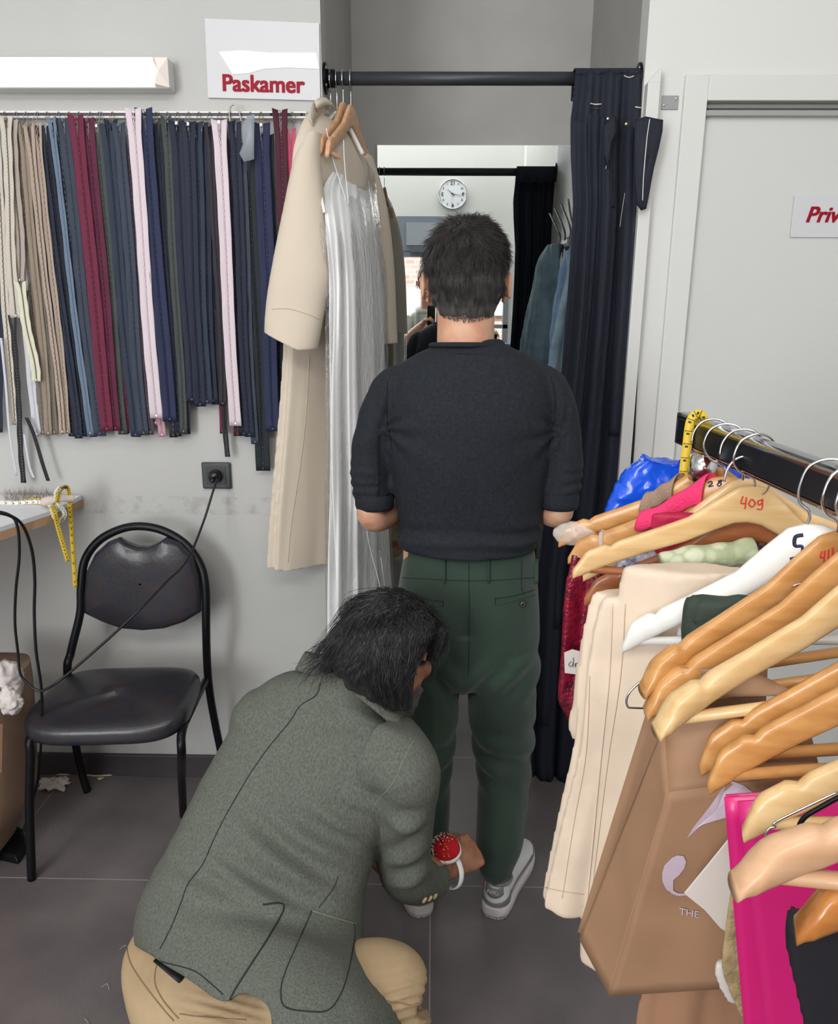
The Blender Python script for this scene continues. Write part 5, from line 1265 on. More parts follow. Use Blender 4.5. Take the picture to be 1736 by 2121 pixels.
cend = at(604, 712, 1.985); cnm = Vector((-.39, 0, -.92))*1
cslv = fuse('sleeve', [sl1], m_cream, coat, .0055, 4, coat_disp, None, [(at(604, 714, 1.985), Vector((-.42, .0, -.90)))])
cslv.modifiers.new('solid', 'SOLIDIFY').thickness = .004
cbv = bvh(cslv)
for pts in ([(563, 640), (600, 640), (640, 652), (662, 662)],):
    seam(cbv, pts, .0010, 'cuff_seam', mat('cream_seam', (196, 182, 160), .8), cslv)
cbb = bvh(cbody)
seam(cbb, [(640, 740), (634, 850), (622, 960), (604, 1080), (596, 1165)], .0009, 'side_seam', mat('cream_seam', (196, 182, 160), .8), cbody)
# collar standing at the neck
g = []
for t in np.linspace(0, 1, 14):
    b_ = crom([at(x, y, Y) for x, y, Y in ((648, 262, 2.08), (656, 244, 2.10), (670, 234, 2.14), (684, 238, 2.18))], float(t)); tp_ = crom([at(x, y, Y) for x, y, Y in ((646, 218, 2.08), (656, 207, 2.09), (672, 203, 2.13), (686, 212, 2.18))], float(t))
    g.append([b_, b_.lerp(tp_, .4)+Vector((-.006, -.006, 0)), tp_, tp_+Vector((.01, .02, -.012))])
MB().grid(g).build('collar', m_cream, coat, solid=.004)
hx = at(684, 160, RY)
P = [(0, at(684, 225, RY).z), (0, rz-.035), (-.006, rz-.028), (.018, rz-.014), (.0205, rz), (.014, rz+.0175), (0, rz+.0205), (-.014, rz+.0175), (-.021, rz), (-.02, rz-.012)]
MB().tube(spline([Vector((hx.x, RY-y, z)) for y, z in P], 40), .0016, 8).build('hanger_hook', m_chrome, coat)

# ---------------------------------------------------------------- white dress under clear film
m_dress = mat('white_dress', (232, 232, 232), .7, sheen=.1, bump=.3, bscale=250)
m_film = bpy.data.materials.new('clear_film'); m_film.use_nodes = True
_t = m_film.node_tree; _N = _t.nodes; _N.clear(); _L = _t.links
_out = _N.new('ShaderNodeOutputMaterial'); _mx = _N.new('ShaderNodeMixShader'); _tr = _N.new('ShaderNodeBsdfTransparent'); _gl = _N.new('ShaderNodeBsdfGlossy'); _gl.inputs['Roughness'].default_value = .12
_lw = _N.new('ShaderNodeLayerWeight'); _lw.inputs['Blend'].default_value = .35; _ma = _N.new('ShaderNodeMath'); _ma.operation = 'MULTIPLY_ADD'; _ma.inputs[1].default_value = .5; _ma.inputs[2].default_value = .08
_tc = _N.new('ShaderNodeTexCoord'); _mp = _N.new('ShaderNodeMapping'); _mp.inputs['Scale'].default_value = (3, 3, .7); _nn = _N.new('ShaderNodeTexNoise'); _nn.inputs['Scale'].default_value = 40; _nn.inputs['Detail'].default_value = 3
_bp = _N.new('ShaderNodeBump'); _bp.inputs['Strength'].default_value = 1.0; _bp.inputs['Distance'].default_value = .012
_L.new(_tc.outputs['Object'], _mp.inputs[0]); _L.new(_mp.outputs[0], _nn.inputs[0]); _L.new(_nn.outputs['Fac'], _bp.inputs['Height']); _L.new(_bp.outputs[0], _gl.inputs['Normal']); _L.new(_bp.outputs[0], _lw.inputs['Normal'])
_L.new(_lw.outputs['Facing'], _ma.inputs[0]); _L.new(_ma.outputs[0], _mx.inputs[0]); _L.new(_tr.outputs[0], _mx.inputs[1]); _L.new(_gl.outputs[0], _mx.inputs[2]); _L.new(_mx.outputs[0], _out.inputs[0])
dr = empty('garment_bag', (-.24, 2.18, .6), 'white dress in a crackling clear plastic cover hanging from the alcove rod', 'garment')
def dsec(y, xl, xr, b):
    t = min(1, max(0, (y-330)/150)); return csec(y, xl, xr, b*(.55 if y < 400 else .75), 2.16-.19*t, 2.40-.17*t)
dfold = lambda u, t: .12*min(1, t*2)*math.sin(2*PI*u*9+3*t+2*noise.noise(Vector((u*5, t*3, 1))))+.16*noise.noise(Vector((math.cos(2*PI*u)*4, math.sin(2*PI*u)*4, t*2)))+.05*math.sin(2*PI*u*19+5*t)
drb = loft([dsec(372, 690, 760, .02), dsec(410, 672, 772, .03), dsec(480, 680, 776, .034), dsec(600, 690, 786, .036), dsec(800, 690, 790, .042), dsec(1000, 692, 792, .048), dsec(1150, 692, 796, .05), dsec(1300, 690, 806, .055), dsec(1330, 690, 808, .055)], 110, 80, 2.0, dfold)
drb.build('dress', m_dress, dr)
flm = loft([dsec(238, 690, 708, .012), dsec(262, 668, 735, .018), dsec(300, 650, 768, .024), dsec(380, 658, 776, .036), dsec(480, 670, 784, .042), dsec(600, 682, 796, .045), dsec(800, 682, 799, .05), dsec(1000, 683, 799, .056), dsec(1200, 684, 808, .06), dsec(1325, 686, 812, .064)], 120, 150, 2.0,
           lambda u, t: .06*math.sin(2*PI*u*13+4*t)+.05*noise.noise(Vector((math.cos(u*6.28)*3, math.sin(u*6.28)*3, t*16))), cap=False)
flm.build('plastic_cover', m_film, dr)
sb_ = [at(x, y, Y) for x, y, Y in ((692, 236, 2.2), (668, 268, 2.16), (650, 285, 2.12), (650, 310, 2.1), (656, 350, 2.08), (664, 400, 2.02), (672, 440, 1.98))]
MB().tube(spline(sb_, 40), .0042, 8, True, .6).build('welded_edge', mat('film_white', (240, 242, 245), .25, alpha=.85), dr)
for pts in (((676, 266), (690, 330), (712, 400), (718, 424)), ((712, 290), (714, 340), (722, 424))):
    MB().tube(spline([at(x, y, 2.10) for x, y in pts], 20), .0012, 6).build('shoulder_strap', mat('film_white', (240, 242, 245), .25, alpha=.85), dr)
wh = at(697, 238, RY)
MB().tube(spline([at(x, y, 2.24) for x, y in ((656, 300), (672, 262), (690, 240), (702, 236), (722, 262), (752, 320))], 40), .006, 12).build('hanger_arms', m_hwhite, dr)
hx = at(697, 160, RY)
P[0] = (0, wh.z-.01); MB().tube(spline([Vector((hx.x, RY-y, z)) for y, z in P], 40), .0016, 8).build('hanger_hook', m_chrome, dr)
MB().tube([at(787, 1140, 2.12), at(798, 1215, 2.12)], .006, 8, True, .2).build('size_tape', mat('film_white', (240, 242, 245), .25, alpha=.85), dr)
MB().tube(spline([at(x, y, 2.04) for x, y in ((760, 1100), (768, 1140), (779, 1180), (790, 1226))], 16), .0055, 8, True, .25).build('size_tape', mat('film_white', (240, 242, 245), .25, alpha=.85), dr)

# ---------------------------------------------------------------- denim curtain
m_den = mat('dark_denim', (27, 30, 43), .8, bump=.3, bscale=500, vary=.18, vscale=30, col2=(33, 37, 52), stretch=(6, 6, 1))
m_stw = mat('stitch_white', (222, 218, 206), .7); m_stb = mat('stitch_brown', (92, 74, 62), .8)
cu = empty('curtain', (.42, RY, 1.0), 'dark denim curtain sewn from jeans at the right end of the alcove rod', 'curtain')
rowsC = [(152, 1193, 1343), (200, 1189, 1343), (250, 1183, 1343), (320, 1184, 1341), (420, 1189, 1338), (520, 1184, 1334), (640, 1176, 1328), (760, 1166, 1320), (900, 1150, 1314), (1050, 1130, 1305), (1200, 1114, 1292), (1400, 1107, 1275), (1590, 1101, 1255), (1612, 1104, 1250)]
def curt(u, y):
    xl, xr = lerprow(rowsC, y); t = (y-152)/1460
    yb = 2.205-.02*min(1, t*6); am = .010+.014*min(1, t*3)
    ph = 1.2*math.sin(t*2.5)
    w = math.sin(u*2*PI*3.4+ph)+.4*math.sin(u*2*PI*7.3+2+t*4)+.35*math.sin(u*2*PI*1.7+t*5)+.3*noise.noise(Vector((u*7, t*5, 3)))
    p = at(xl+(xr-xl)*(u+.02*math.cos(u*2*PI*3.4+ph)*min(1, t*5)*(u*(1-u)*4)), y+ (6*math.sin(u*PI) if y > 1600 else 0)+(3*math.sin(u*25) if y < 160 else 0), yb)
    p.y = yb+am*w*.7; return p
g = [[curt(i/110, 152+(1612-152)*j/110) for i in range(111)] for j in range(111)]
top = []
for i in range(111):
    p = g[0][i]; top.append([Vector((p.x, RY+.022*math.cos(a), rz+.020*math.sin(a)+.001*math.sin(i))) for a in (PI*.0, PI*.25, PI*.5, PI*.75)]+[None])
cm = MB().grid(g)
cm.grid([[Vector((p.x, RY+.024, p.z-.05)) for p in g[0]], [Vector((p.x, RY+.023, rz+.004)) for p in g[0]], [Vector((p.x, RY+.010, rz+.0215)) for p in g[0]], [Vector((p.x, RY-.008, rz+.022)) for p in g[0]], [Vector((p.x, min(p.y, RY-.021), rz+.010)) for p in g[0]], [Vector(p) for p in g[0]]])
cm.build('cloth', m_den, cu, solid=.0022)
cb_ = bvh(MB().grid(g).build('tmpc', m_den)); bpy.data.objects.remove(bpy.data.objects['tmpc'])
CS = lambda pts, r, nm, m: seam(cb_, pts, r, nm, m, cu, 30, .0028)
# pocket pieces folding out
def flap(name, ol, Y, th=.004, bulge=.012):
    P = [at(x, y, Y) for x, y in ol]; c = sum(P, Vector())/len(P); rings = []
    for k, o_ in ((1, 0), (.9, -bulge*.5), (.6, -bulge*.9), (.3, -bulge), (.02, -bulge)): rings.append([c+(p-c)*k+Y_*o_ for p in P])
    m_ = MB().rings(rings, cap=False); return m_.build(name, m_den, cu, solid=th)
def overlay(u0, u1, y0, y1, lift=.012, taper=0):
    G = []
    for j in range(60):
        t = j/59; y = y0+(y1-y0)*t**1.5; row = []
        for i in range(17):
            k = i/16; u = u0+(u1-u0)*(k if not taper else .5+(k-.5)*(1-taper*t)); p = curt(u, y)
            row.append(p-Y_*(.003+lift*math.exp(-(y-y0)/45)*math.sin(PI*(.15+.7*k)))+Z_*(.004*math.sin(k*5)*(1-t)))
        G.append(row)
    return MB().grid(G).build('pocket', m_den, cu, solid=.0022)
overlay(.0, .19, 254, 1500); overlay(.20, .43, 242, 1300, .016); overlay(.45, .60, 246, 430, .014, .7); overlay(.66, .80, 262, 900, .008, .3)
flap('pocket', [(1316, 248), (1338, 242), (1356, 246), (1373, 249), (1371, 272), (1364, 305), (1354, 345), (1348, 375), (1342, 410), (1338, 432), (1328, 436), (1319, 424), (1315, 370), (1314, 300)], 2.13, bulge=.008)
flap('belt_strip', [(1252, 262), (1262, 246), (1272, 242), (1276, 270), (1264, 300), (1258, 350), (1252, 320)], 2.155, bulge=.006)
fb = [at(x, y, 2.118) for x, y in ((1346, 247), (1341, 280), (1337, 320), (1333, 370), (1331, 415))]
MB().tube(spline(fb, 20), .0012, 6).build('white_piping', m_stw, cu)
CS([(1340, 158), (1342, 200), (1340, 240)], .0009, 'seam', m_stb); CS([(1222, 215), (1232, 217), (1244, 216)], .0016, 'stitching', m_stw); CS([(1316, 222), (1328, 224), (1341, 221)], .0016, 'stitching', m_stw)
CS([(1222, 224), (1232, 226), (1244, 225)], .0009, 'stitching', m_stb); CS([(1294, 157), (1304, 161), (1312, 158)], .0012, 'stitching', m_stw)
CS([(1262, 270), (1264, 290), (1262, 320), (1256, 350)], .0009, 'stitching', m_stw)
CS([(1330, 330), (1320, 420), (1312, 480)], .0006, 'stitching', m_stb); CS([(1296, 400), (1290, 440), (1286, 470)], .0006, 'stitching', m_stw)
CS([(1192, 400), (1194, 470), (1190, 540), (1188, 600)], .0007, 'stitching', m_stw)
for x, y in ((1259, 246), (1297, 257), (1326, 247)):
    q = at(x, y, 2.145 if x < 1300 else 2.15); MB().sphere(q, (.0042, .003, .0045), 14, 8).build('rivet', mat('rivet_gold', (206, 192, 150), .25, metal=1), cu)
rr = random.Random(4)
fr = [[p, p+Vector((rr.uniform(-.006, .0), -.001, rr.uniform(-.004, .004)))*1] for p in [Vector(g[j][0]) for j in range(2, 100)] for _ in range(3)]
fr = [[a, (a+b)/2, b] for a, b in fr]; fe = strands('frayed_edge', fr, mat('fray', (120, 122, 130), .9), cu, .0003); fe['kind'] = 'stuff'

# ---------------------------------------------------------------- seen only in the mirror: hook rack and two denim jackets
def atmx(px, py, X):
    p = atx(px, py, X); return Vector((p.x, 2*MIRROR_Y-p.y, p.z))
hkb = empty('coat_rack', tuple(atmx(1172, 500, .53)), 'grey metal hook rack on the alcove side wall, reflected in the mirror', 'hook rack')
for a, b, c in (((1139, 442), (1159, 483), (1160, 500)), ((1150, 432), (1169, 476), (1170, 498)), ((1163, 424), (1181, 470), (1180, 494))):
    MB().tube(spline([atmx(*a, .47), atmx(*b, .50), atmx(*c, .526)], 14), .0035, 8).build('prong', mat('grey_iron', (110, 110, 106), .4, metal=.7), hkb)
pp = atmx(1172, 502, .53); MB().b2(.524, XR, pp.y-.07, pp.y+.07, pp.z-.02, pp.z+.015).build('back_plate', mat('iron_plate', (190, 186, 178), .5), hkb, bevel=.003)
st_ = MB(); a, b = atmx(1166, 515, .525), atmx(1160, 640, .525); w_ = Vector((0, .014, 0))
tg = empty('elastic_strip', tuple(a), 'white strip with a red zigzag line hanging from the reflected hook rack', 'strip')
MB().prism([a-w_, a+w_, b+w_, b-w_], (.002, 0, 0)).build('strip', mat('strip_white', (225, 220, 210), .7), tg, smooth=False)
zz = [a.lerp(b, .1+k/14)+w_*(.35 if k % 2 else -.35)+X_*-.0012 for k in range(11)]
MB().tube(zz, .0012, 5).build('zigzag', mat('strip_red', (140, 50, 40), .6), tg)
def mjacket(name, label, rows, Y0, Y1, m, b=.03):
    secs = []
    for y, xl, xr in rows:
        l, r = atm(xl, y, Y0), atm(xr, y, Y1); r.z = l.z = (l.z+r.z)/2; a = (r-l)/2; n_ = Vector((-a.y, a.x, 0)).normalized(); secs.append(((l+r)/2, a, n_*b))
    o = fuse(name, [loft(secs, 40, 40, 2, lambda u, t: .1*math.sin(2*PI*u*4+t*4)+.06*math.sin(2*PI*u*9+1))], m, None, .006, 3, lambda co, no: .006*nz(co, 14, 5))
    return tag(o, label, 'jacket')
m_d1 = mat('denim_grey', (134, 156, 170), .85, bump=.4, bscale=300, vary=.3, vscale=14, col2=(104, 126, 140)); m_d2 = mat('denim_blue', (146, 174, 215), .85, bump=.4, bscale=300, vary=.3, vscale=14, col2=(120, 150, 196))
mjacket('denim_jacket', 'grey-blue denim jacket on the reflected hooks, nearer the mirror middle', [(506, 1146, 1156), (540, 1118, 1158), (600, 1104, 1156), (680, 1088, 1148), (760, 1078, 1142), (900, 1070, 1136), (960, 1070, 1134)], 2.52, 2.66, m_d1)
mjacket('denim_jacket', 'lighter blue denim jacket on the reflected hooks, next to the real curtain', [(520, 1176, 1186), (560, 1162, 1188), (640, 1148, 1184), (740, 1140, 1178), (900, 1132, 1172), (980, 1130, 1170)], 2.72, 2.84, m_d2, .02)

# ---------------------------------------------------------------- clock on the back wall (mirrored)
cc_ = atm(938, 402, -2.36)
ck = empty('wall_clock', tuple(cc_), 'round white wall clock with silver rim reflected in the mirror', 'clock')
RCK = .148
def yring(r, y, n=48): return [cc_+Vector((r*math.cos(2*PI*k/n), y, r*math.sin(2*PI*k/n))) for k in range(n)]
MB().rings([yring(RCK, -.035), yring(RCK, .0), yring(RCK-.004, .008), yring(RCK-.012, .008), yring(RCK-.016, .0)], cap=False).build('rim', m_chrome, ck)
MB().rings([yring(RCK-.01, -.03), yring(RCK-.01, -.002)]).build('dial', mat('dial_white', (232, 234, 240), .5), ck, smooth=False)
m_num = mat('clock_black', (30, 30, 34), .5)
for k in range(1, 13):
    a = PI/2-k*PI/6; big = k % 3 == 0; s_ = .05 if big else .027
    p = cc_+Vector((-.108*math.cos(a)*(.97 if big else 1), .002, .108*math.sin(a)*(.97 if big else 1)-s_*.36))
    text('numeral', str(k), tuple(p), -X_, Z_, s_, m_num, ck, .0004, 0, .0008 if big else .0004)
def hand_(ang, L, w): d_ = Vector((-math.sin(ang), 0, math.cos(ang))); s_ = Vector((math.cos(ang), 0, math.sin(ang))); return MB().prism([cc_+Vector((0, .006, 0))-d_*.02-s_*w, cc_+Vector((0, .006, 0))-d_*.02+s_*w, cc_+Vector((0, .006, 0))+d_*L+s_*w*.4, cc_+Vector((0, .006, 0))+d_*L-s_*w*.4], (0, .001, 0))
# mirrored face reads: hour hand up-left, minute hand to the right
hand_(math.radians(52), .07, .0045).build('hour_hand', m_num, ck); hand_(math.radians(262), .098, .003).build('minute_hand', m_num, ck); hand_(math.radians(173), .1, .0012).build('second_hand', m_num, ck)

# ---------------------------------------------------------------- the photographer, seen in the mirror
ph = empty('person', (-.03, -.42, 0), 'person in striped shirt photographing with a phone, seen in the mirror', 'person')
phc = atm(886, 588, -.36)
aX = frame_from((.05, 1, -.12)); hs, PP = head_shapes(phc, aX, 1.0)
nk_ = Vector((phc.x, -.42, phc.z-.20)); sh_z = nk_.z-.03
pb = hs+[limb([nk_-Z_*.04, nk_, phc-Z_*.03-Y_*.02], [.08, .062, .058])]
pb.append(loft([(Vector((phc.x, -.43, sh_z)), X_*.09, Y_*.06), (Vector((phc.x, -.43, sh_z-.07)), X_*.16, Y_*.09), (Vector((phc.x, -.43, 1.3)), X_*.15, Y_*.1), (Vector((phc.x, -.43, 1.0)), X_*.14, Y_*.095), (Vector((phc.x, -.43, .85)), X_*.14, Y_*.1)], 28))
plE, plW = Vector((phc.x-.21, -.28, 1.22)), Vector((-.085, -.07, 1.385))
prE, prW = Vector((phc.x+.22, -.28, 1.2)), Vector((.075, -.09, 1.37))
for S0_, E_, W_ in ((Vector((phc.x-.185, -.43, sh_z-.06)), plE, plW), (Vector((phc.x+.185, -.43, sh_z-.06)), prE, prW)):
    pb.append(limb([S0_, E_, (E_+W_)/2, W_], [.046, .038, .036, .025]))
for s in (-1, 1): pb.append(limb([(phc.x+s*.08, -.43, .9), (phc.x+s*.09, -.42, .48), (phc.x+s*.1, -.45, .08), (phc.x+s*.1, -.38, .04)], [.08, .052, .036, .034]))
pb += hand_shapes(plW, (.6, .25, .55), (-.4, -.3, .3), -1, 1.0, .9)+hand_shapes(prW, (-.6, .2, .5), (.4, -.3, .3), 1, 1.0, .9)
pbody = fuse('body', pb, m_skin, ph, .0045, 3)
eyes(PP, aX, ph)
m_shirt = mat('striped_shirt', (196, 200, 192), .8, bump=.2, bscale=300, vary=.3, vscale=22, col2=(132, 142, 134), stretch=(1, .02, .02))
tsh = [loft([(Vector((phc.x, -.43, sh_z+.025)), X_*.085, Y_*.07), (Vector((phc.x, -.43, sh_z-.03)), X_*.165, Y_*.10), (Vector((phc.x, -.43, 1.35)), X_*.2, Y_*.125), (Vector((phc.x, -.43, 1.1)), X_*.185, Y_*.12), (Vector((phc.x, -.43, .93)), X_*.185, Y_*.125)], 40, 40)]
for S0_, E_ in ((Vector((phc.x-.165, -.43, sh_z-.05)), plE), (Vector((phc.x+.165, -.43, sh_z-.05)), prE)): tsh.append(limb([S0_, S0_.lerp(E_, .35), S0_.lerp(E_, .8)], [.068, .064, .058], 24))
shirt = fuse('shirt', tsh, m_shirt, ph, .006, 3, lambda co, no: .004*nz(co, 12, 2))
for S0_, E_ in ((Vector((phc.x-.165, -.43, sh_z-.05)), plE), (Vector((phc.x+.165, -.43, sh_z-.05)), prE)):
    MB().tube([S0_.lerp(E_, .78), S0_.lerp(E_, .86)], [.061, .059], 24).build('sleeve_band', mat('navy_band', (36, 40, 52), .8), shirt)
colr = [Vector((phc.x+.082*math.cos(a), -.425+.068*math.sin(a), sh_z+.03-.012*math.sin(a))) for a in [2*PI*k/30 for k in range(31)]]
MB().tube(colr, .02, 10, False).build('collar', mat('shirt_collar', (200, 202, 196), .8), shirt)
jl = [loft([(Vector((phc.x, -.43, .96)), X_*.17, Y_*.115), (Vector((phc.x, -.43, .82)), X_*.18, Y_*.125)], 32, 12)]
for s in (-1, 1): jl.append(limb([(phc.x+s*.085, -.43, .86), (phc.x+s*.09, -.43, .5), (phc.x+s*.1, -.45, .1)], [.1, .075, .06], 24))
fuse('jeans', jl, mat('jeans_blue', (96, 122, 164), .85), ph, .007, 3)
for s in (-1, 1): loft([(Vector((phc.x+s*.1, -.50, .035)), X_*.03, Z_*.03), (Vector((phc.x+s*.1, -.42, .045)), X_*.04, Z_*.042), (Vector((phc.x+s*.1, -.30, .032)), X_*.045, Z_*.03), (Vector((phc.x+s*.1, -.22, .022)), X_*.02, Z_*.018)], 20, 16).build('shoe', m_sole, ph)
hcp = [MB().sphere(PP(0, -.012, .05), (.083, .1, .085), 28, 20, aX), MB().sphere(PP(0, -.03, .0), (.078, .072, .075), 24, 18, aX)]
fuse('hair', hcp, mat('brown_hair', (72, 56, 46), .6, bump=.5, bscale=200), ph, .005, 2, lambda co, no: .004*nz(co, 40, 1), lambda p: (Vector(p)-phc).dot(aX[1]) > .02 and (Vector(p)-phc).dot(aX[2]) < .055)
jw = bvh(pbody); bd = []
for k in range(500):
    a = rr.uniform(-1.3, 1.3); z = rr.uniform(-.11, -.055); dv = aX[0]*math.sin(a)+aX[1]*math.cos(a); h = jw.ray_cast(PP(0, .02, z)+dv*.15, -dv)
    if h[0]: bd.append([h[0], h[0]+dv*.002-Z_*.003, h[0]+dv*.003-Z_*.007])
strands('beard', bd, mat('brown_hair', (72, 56, 46), .6), ph, .0007)
pn = empty('smartphone', (-.012, -.016, 1.45), 'black smartphone held up towards the mirror', 'phone')
MB().b2(-.05, .028, -.018, -.009, 1.372, 1.522).build('phone_body', mat('phone_black', (18, 18, 21), .2), pn, bevel=.0035)
MB().b2(-.047, .025, -.0186, -.0181, 1.376, 1.518).build('screen', mat('phone_screen', (40, 42, 46), .08), pn, smooth=False)
MB().tube([(0, -.0089, 1.5), (0, -.0065, 1.5)], .0065, 20).build('camera_lens', mat('lens_dark', (10, 10, 14), .05), pn)
MB().tube([(-.018, -.0089, 1.5), (-.018, -.0065, 1.5)], .0065, 20).build('camera_lens', mat('lens_dark', (10, 10, 14), .05), pn)
# ================================================================ CLOTHES RACK AT THE RIGHT
BT = 1.352                                   # top of the rail
b0_, b1_ = atz(1418, 853, BT), atz(1736, 962, BT)
bd_ = (b1_-b0_); bd_.z = 0; bd_.normalize(); bn_ = Z_.cross(bd_)
def barp(Y, z=BT): t = (Y-b0_.y)/bd_.y; p = b0_+bd_*t; p.z = z; return p
rk_ = empty('garment_rack', (barp(.5).x, .5, 0), 'chrome and black garment rack rail full of hangers at the right', 'rack')
L0, L1 = barp(b0_.y), barp(-.35)
def barbox(off, h, w): m_ = (L0+L1)/2; return MB().box(m_+Z_*off, ((L1-L0).length, w, h), (bd_, bn_, Z_))
barbox(-.026, .034, .016).build('rail_body', mat('rail_black', (20, 21, 26), .3), rk_, smooth=False, bevel=.001)
MB().tube([L0-Z_*.0075, L1-Z_*.0075], .0105, 16, True, .75).build('chrome_top', m_chrome, rk_)
barbox(-.0455, .004, .018).build('chrome_edge', mat('copper_edge', (190, 150, 130), .2, metal=1), rk_, smooth=False, bevel=.001)
MB().box(L0-Z_*.024-bd_*.001, (.004, .02, .046), (bd_, bn_, Z_)).build('end_cap', mat('rail_black', (20, 21, 26), .3), rk_, smooth=False, bevel=.001)
for Y in (b0_.y-.085, -.30):
    p = barp(Y, 0); MB().tube([p+Z_*.05, p+Z_*(BT-.048)], .012, 16).build('post', m_chrome, rk_)
    MB().tube([p+Z_*(BT-.085), p+Z_*(BT-.05)], .019, 18).build('clamp', m_chrome, rk_)
    MB().tube([p+Vector((-.22, 0, .05)), p+Vector((.22, 0, .05))], .013, 14).build('foot', m_black, rk_)
    for s in (-1, 1):
        MB().tube([p+Vector((s*.2-.009, 0, .024)), p+Vector((s*.2+.009, 0, .024))], .0235, 18).build('caster', m_black, rk_)
MB().tube([barp(b0_.y-.085, .09), barp(-.3, .09)], .01, 12).build('lower_rail', m_black, rk_)

def rack_hanger(label, hook_px, tip, m, tipth=.013, half=.215, bend=0, far=True, zs=1.0, rod=True, dz=.0, Y=None, th=.013, rodm=None, L=None, group='wooden hangers on the rack', fl=1, hook=True, apex=None):
    if Y is None: Y = atz(hook_px[0], hook_px[1], BT).y
    B_ = barp(Y, BT-.066+dz); A = atz(apex[0], apex[1], BT-.066+dz) if apex else B_
    Ln = L or math.hypot(half, .137*zs); off = (0, 0)
    for _ in range(3):
        d = ray(tip[0]-off[0], tip[1]-off[1]).normalized(); e = EYE-A; b_ = e.dot(d); c_ = e.dot(e)-Ln*Ln; D = b_*b_-c_
        t = -b_+(math.sqrt(D) if far else -math.sqrt(D)) if D > 0 else -b_
        T = EYE+d*t; v = T-A; h = Vector((v.x, v.y, 0)); hl = h.length; h.normalize()
        rho = math.atan2(-v.z, hl)-math.atan2(.137*zs, half)
        ax = h*math.cos(rho)-Z_*math.sin(rho); up = h*math.sin(rho)+Z_*math.cos(rho)
        p0_, p1_ = proj(T), proj(T+ax.cross(up)*bend); off = (p1_[0]-p0_[0], p1_[1]-p0_[1])
    print('HANGER', label[:40], 'T', [round(x, 2) for x in T], 'A', [round(x, 2) for x in A], 'len', round(v.length, 3), 'D', round(D, 4), 'phi', round(math.degrees(math.atan2(v.y, -v.x))), 'rho', round(math.degrees(rho)), 'apexpx', [round(x) for x in proj(A)])
    r = hanger(label, A, ax, up, half, m, th, tipth, bend, rod, False, zs, group, rodm)
    Bt = barp(A.y*.5+Y*.5 if apex else Y, A.z); hv = ax.copy(); hv.z = 0; hv.normalize()
    HP_ = [(0, -.008), (0, .006), (.006*fl, .014), (.019*fl, .022), (.027*fl, .038), (.021*fl, .060), (.004*fl, .0695), (-.014*fl, .066), (-.024*fl, .052), (-.026*fl, .036)]
    MB().tube(spline([A.lerp(Bt, min(1, max(0, z/.035)))+hv*x+Z_*z for x, z in HP_], 44), .0017, 10).build('hook', m_chrome, r)
    return r, A, ax, up
hs_ = {}
H = rack_hanger
hs_['plastic'] = H('honey wooden rack hanger with clear film wrapped round its left tip', (1474, 880), (1158, 1126), m_w1, apex=(1476, 964), fl=-1)
hs_['28'] = H('honey wooden rack hanger marked 28 with a pink strap over its arm', (1500, 884), (1178, 1160), m_w1, apex=(1503, 985))
hs_['pale'] = H('pale wooden rack hanger right behind the one marked 409', (1560, 905), (1208, 1196), m_w2, apex=(1541, 990), rod=False, fl=-1)
hs_['409'] = H('pale wooden rack hanger with 409 written on it in red', (1590, 915), (1180, 1192), m_w2, apex=(1563, 1004), rodm=m_w3)
hs_['red'] = H('dark reddish worn wooden rack hanger under the one marked 409', (1575, 909), (1210, 1246), m_w3, apex=(1560, 1046), dz=-.03, fl=-1)
hs_['white'] = H('white wooden rack hanger with a big dark 5 written on it', (1692, 962), (1292, 1342), m_hwhite, apex=(1669, 1084), th=.016, tipth=.02)
hs_['411'] = H('glossy wooden rack hanger with a red number, next after the white one', (1730, 980), (1310, 1448), m_w1, apex=(1733, 1098), tipth=.026, bend=-.02)
ys = hs_['411'][1].y
rest = [('glossy contoured wooden rack hanger, second of the tight front cluster', ys-.045, (1338, 1478), m_w1, .028, True), ('glossy contoured wooden rack hanger, its nose just above the brown bag', ys-.085, (1352, 1522), m_w2, .03, True),
        ('amber wooden rack hanger, its tip over the brown bag logo, upper of two', ys-.16, (1452, 1592), m_w1, .014, True), ('amber wooden rack hanger, its tip over the brown bag logo, lower of two', ys-.19, (1468, 1630), m_w1, .015, True),
        ('pale wooden rack hanger in front of the magenta bag top edge', ys-.27, (1540, 1728), m_w2, .018, True), ('thick pinkish wooden rack hanger, nearest, across the magenta bag', ys-.35, (1516, 1838), m_w4, .026, True),
        ('orange glossy wooden rack hanger low at the right edge over black cloth', ys-.40, (1648, 1928), m_w5, .026, True)]
for lb, Y, tp, m, tt, fa in rest: hs_[lb] = H(lb, None, tp, m, tipth=tt, Y=Y, far=fa, bend=-.018, half=.235 if 'pinkish' in lb else .222)
def write_on(key, s, px, size, m, bold=.0006):
    r, A, ax, up = hs_[key]; nn = ax.cross(up)
    if nn.dot(FW) > 0: nn = -nn
    # point on the hanger face under that pixel
    d = ray(*px); t = (A+nn*.0068-EYE).dot(nn)/d.dot(nn); c = EYE+d*t
    text('number', s, tuple(c), -ax if (-ax).dot(RT) > 0 else ax, up, size, m, r, .0003, 0, bold)
m_redink = mat('red_ink', (206, 52, 44), .6); m_ink = mat('dark_ink', (34, 34, 66), .6)
def scribble(key, strokes, m, r=.0007):
    rt, A, ax, up = hs_[key]; nn = ax.cross(up)
    if nn.dot(FW) > 0: nn = -nn
    mb = MB()
    for st in strokes:
        Q = []
        for x, y in st:
            d = ray(x, y); t = (A+nn*.0066-EYE).dot(nn)/d.dot(nn); Q.append(EYE+d*t)
        MB().tube(spline(Q, len(Q)*5), r, 6).build('written_number', m, rt)
